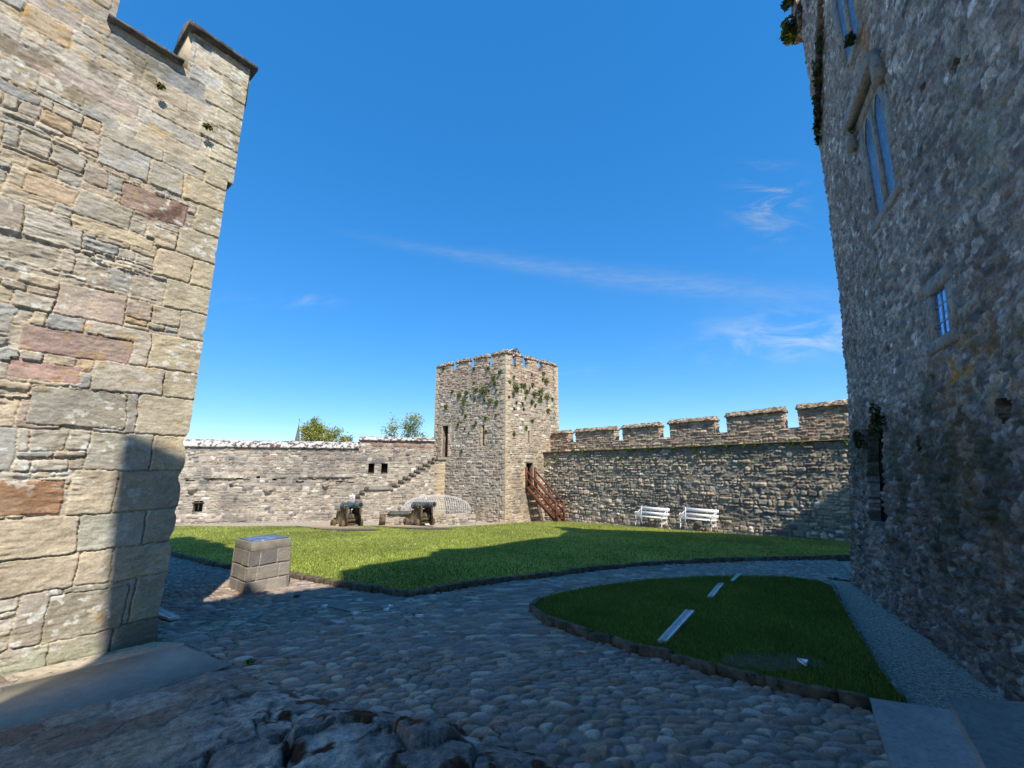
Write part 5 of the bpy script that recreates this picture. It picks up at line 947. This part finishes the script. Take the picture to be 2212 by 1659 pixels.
# ================================================================ DISTANCE: spire and trees
a = DP(646.8, 907, 180); sp_ = thing('church_spire', 'distant grey church spire rising above the left wall coping', 'spire', (a[0]-.2, 180, 0))
mb = MB(); n = 8; rr_ = 2.35; h0 = 3; an = np.arange(n)/n*6.283+.2; mb.add([(a[0]-.2+rr_*math.cos(q), 180+rr_*math.sin(q), h0) for q in an]+[(a[0], 180, a[2]-.8)], [(i, (i+1) % n, n) for i in range(n)]); mb.build('steeple', M['spire'], sp_)
mb = MB(); mb.box((a[0]-.2, 180, 0), (4.6, 4.6, 6.2)); mb.build('belfry', M['spire'], sp_); mb = MB(); mb.tube([(a[0], 180, a[2]-1), (a[0], 180, a[2]+.6)], .09, 5); mb.box((a[0], 180, a[2]+.1), (.7, .1, .1)); mb.build('cross', M['bore'], sp_)
def tree(px, ptop, Y, w, label, seed, cols, leafn=2600, leafs=.2, spread=1.0, base=-1.5):
    r = np.random.default_rng(seed); top = DP(px, ptop, Y); t = thing('tree', label, 'tree', (top[0], Y, base), 0, 'spring trees beyond the left wall'); H_ = top[2]-base; tips = []; tr = MB()
    def grow(p, d, L, rad, dep):
        pts = [p]; 
        for k in range(4): d = d+r.normal(size=3)*.13; d /= np.linalg.norm(d); pts.append(pts[-1]+d*L/4)
        tr.tube(pts, np.linspace(rad, rad*.62, 5), 5 if dep < 3 else 3)
        if dep >= 2: tips.extend(pts[2:])
        if dep < 5:
            for k in range(3 if dep < 3 else 2):
                nd = d+r.normal(size=3)*(.55 if dep else .45)*V3(spread, spread, .7); nd[2] = max(nd[2], -.1); nd /= np.linalg.norm(nd); grow(pts[-1] if k else pts[3], nd, L*r.uniform(.58, .82), rad*.6, dep+1)
    grow(V3(top[0], Y, base), V3(0, 0, 1.), H_*.33, w*.045, 0)
    tips = np.array(tips); c = V3(top[0], Y, base); sx = w/2/max(np.percentile(abs(tips[:, 0]-c[0]), 96), .1); sz = H_/(tips[:, 2].max()-base)
    def fit(v): q = v-c; return c+q*V3(sx, sx, sz)
    tr.v = [fit(v) for v in tr.v]; tr.build('trunk', M['bark'], t)
    idx = r.integers(0, len(tips), leafn); P = fit(tips[idx])+r.normal(size=(leafn, 3))*w*.055; cr = MB(); leafcloud(cr, P, leafs, r, cols); cr.build('crown', M['leaf'], t)
    return t
ygr = [lin((164, 164, 74)), lin((146, 154, 72)), lin((182, 176, 96)), lin((130, 140, 66))]; pgr = [lin((160, 172, 122)), lin((146, 160, 110)), lin((176, 184, 134))]
tree(688, 908, 70, 5.6, 'yellow green spring tree just right of the distant spire', 301, ygr, 7000, .17)
tree(722, 925, 66, 5.5, 'sparser spring tree between the yellow tree and the raised wall', 302, ygr+[lin((128, 116, 80))], 4200, .15)
tree(765, 938, 68, 3.6, 'low brownish spring tree partly hidden by the raised wall', 303, ygr+[lin((128, 116, 80))]*2, 2600, .15)
tree(655, 950, 72, 4.0, 'low yellow bush-like tree peeking over the coping below the spire', 306, ygr, 3000, .17)
tree(890, 899, 62, 6.6, 'tall open-branched pale green tree beside the corner tower', 304, pgr, 3800, .16, 1.25)
tree(838, 937, 75, 7.5, 'faint top of a tree just over the raised coping', 305, pgr, 2400, .16)
# small flowers in the lawn
mb = MB(); r = np.random.default_rng(9); n = 420; P_ = np.array([p[:2] for p in LAWN]); lo, hi = P_.min(0), P_.max(0); x = r.uniform(lo[0], hi[0], n*4); y = r.uniform(lo[1], hi[1], n*4); k = inpoly(x, y, LAWN) & (fbm(x*.4, y*.4, 140, 3) > .02); x, y = x[k][:n], y[k][:n]
P = np.stack([x, y, gz(x, y)+.125], -1); leafcloud(mb, P, .028, r, [lin((235, 235, 225)), lin((235, 235, 225)), lin((236, 200, 40))], 1); tag(mb.build('daisies', M['leaf']), 'scattered tiny daisies and dandelions in the large lawn', 'flowers', kind='stuff')
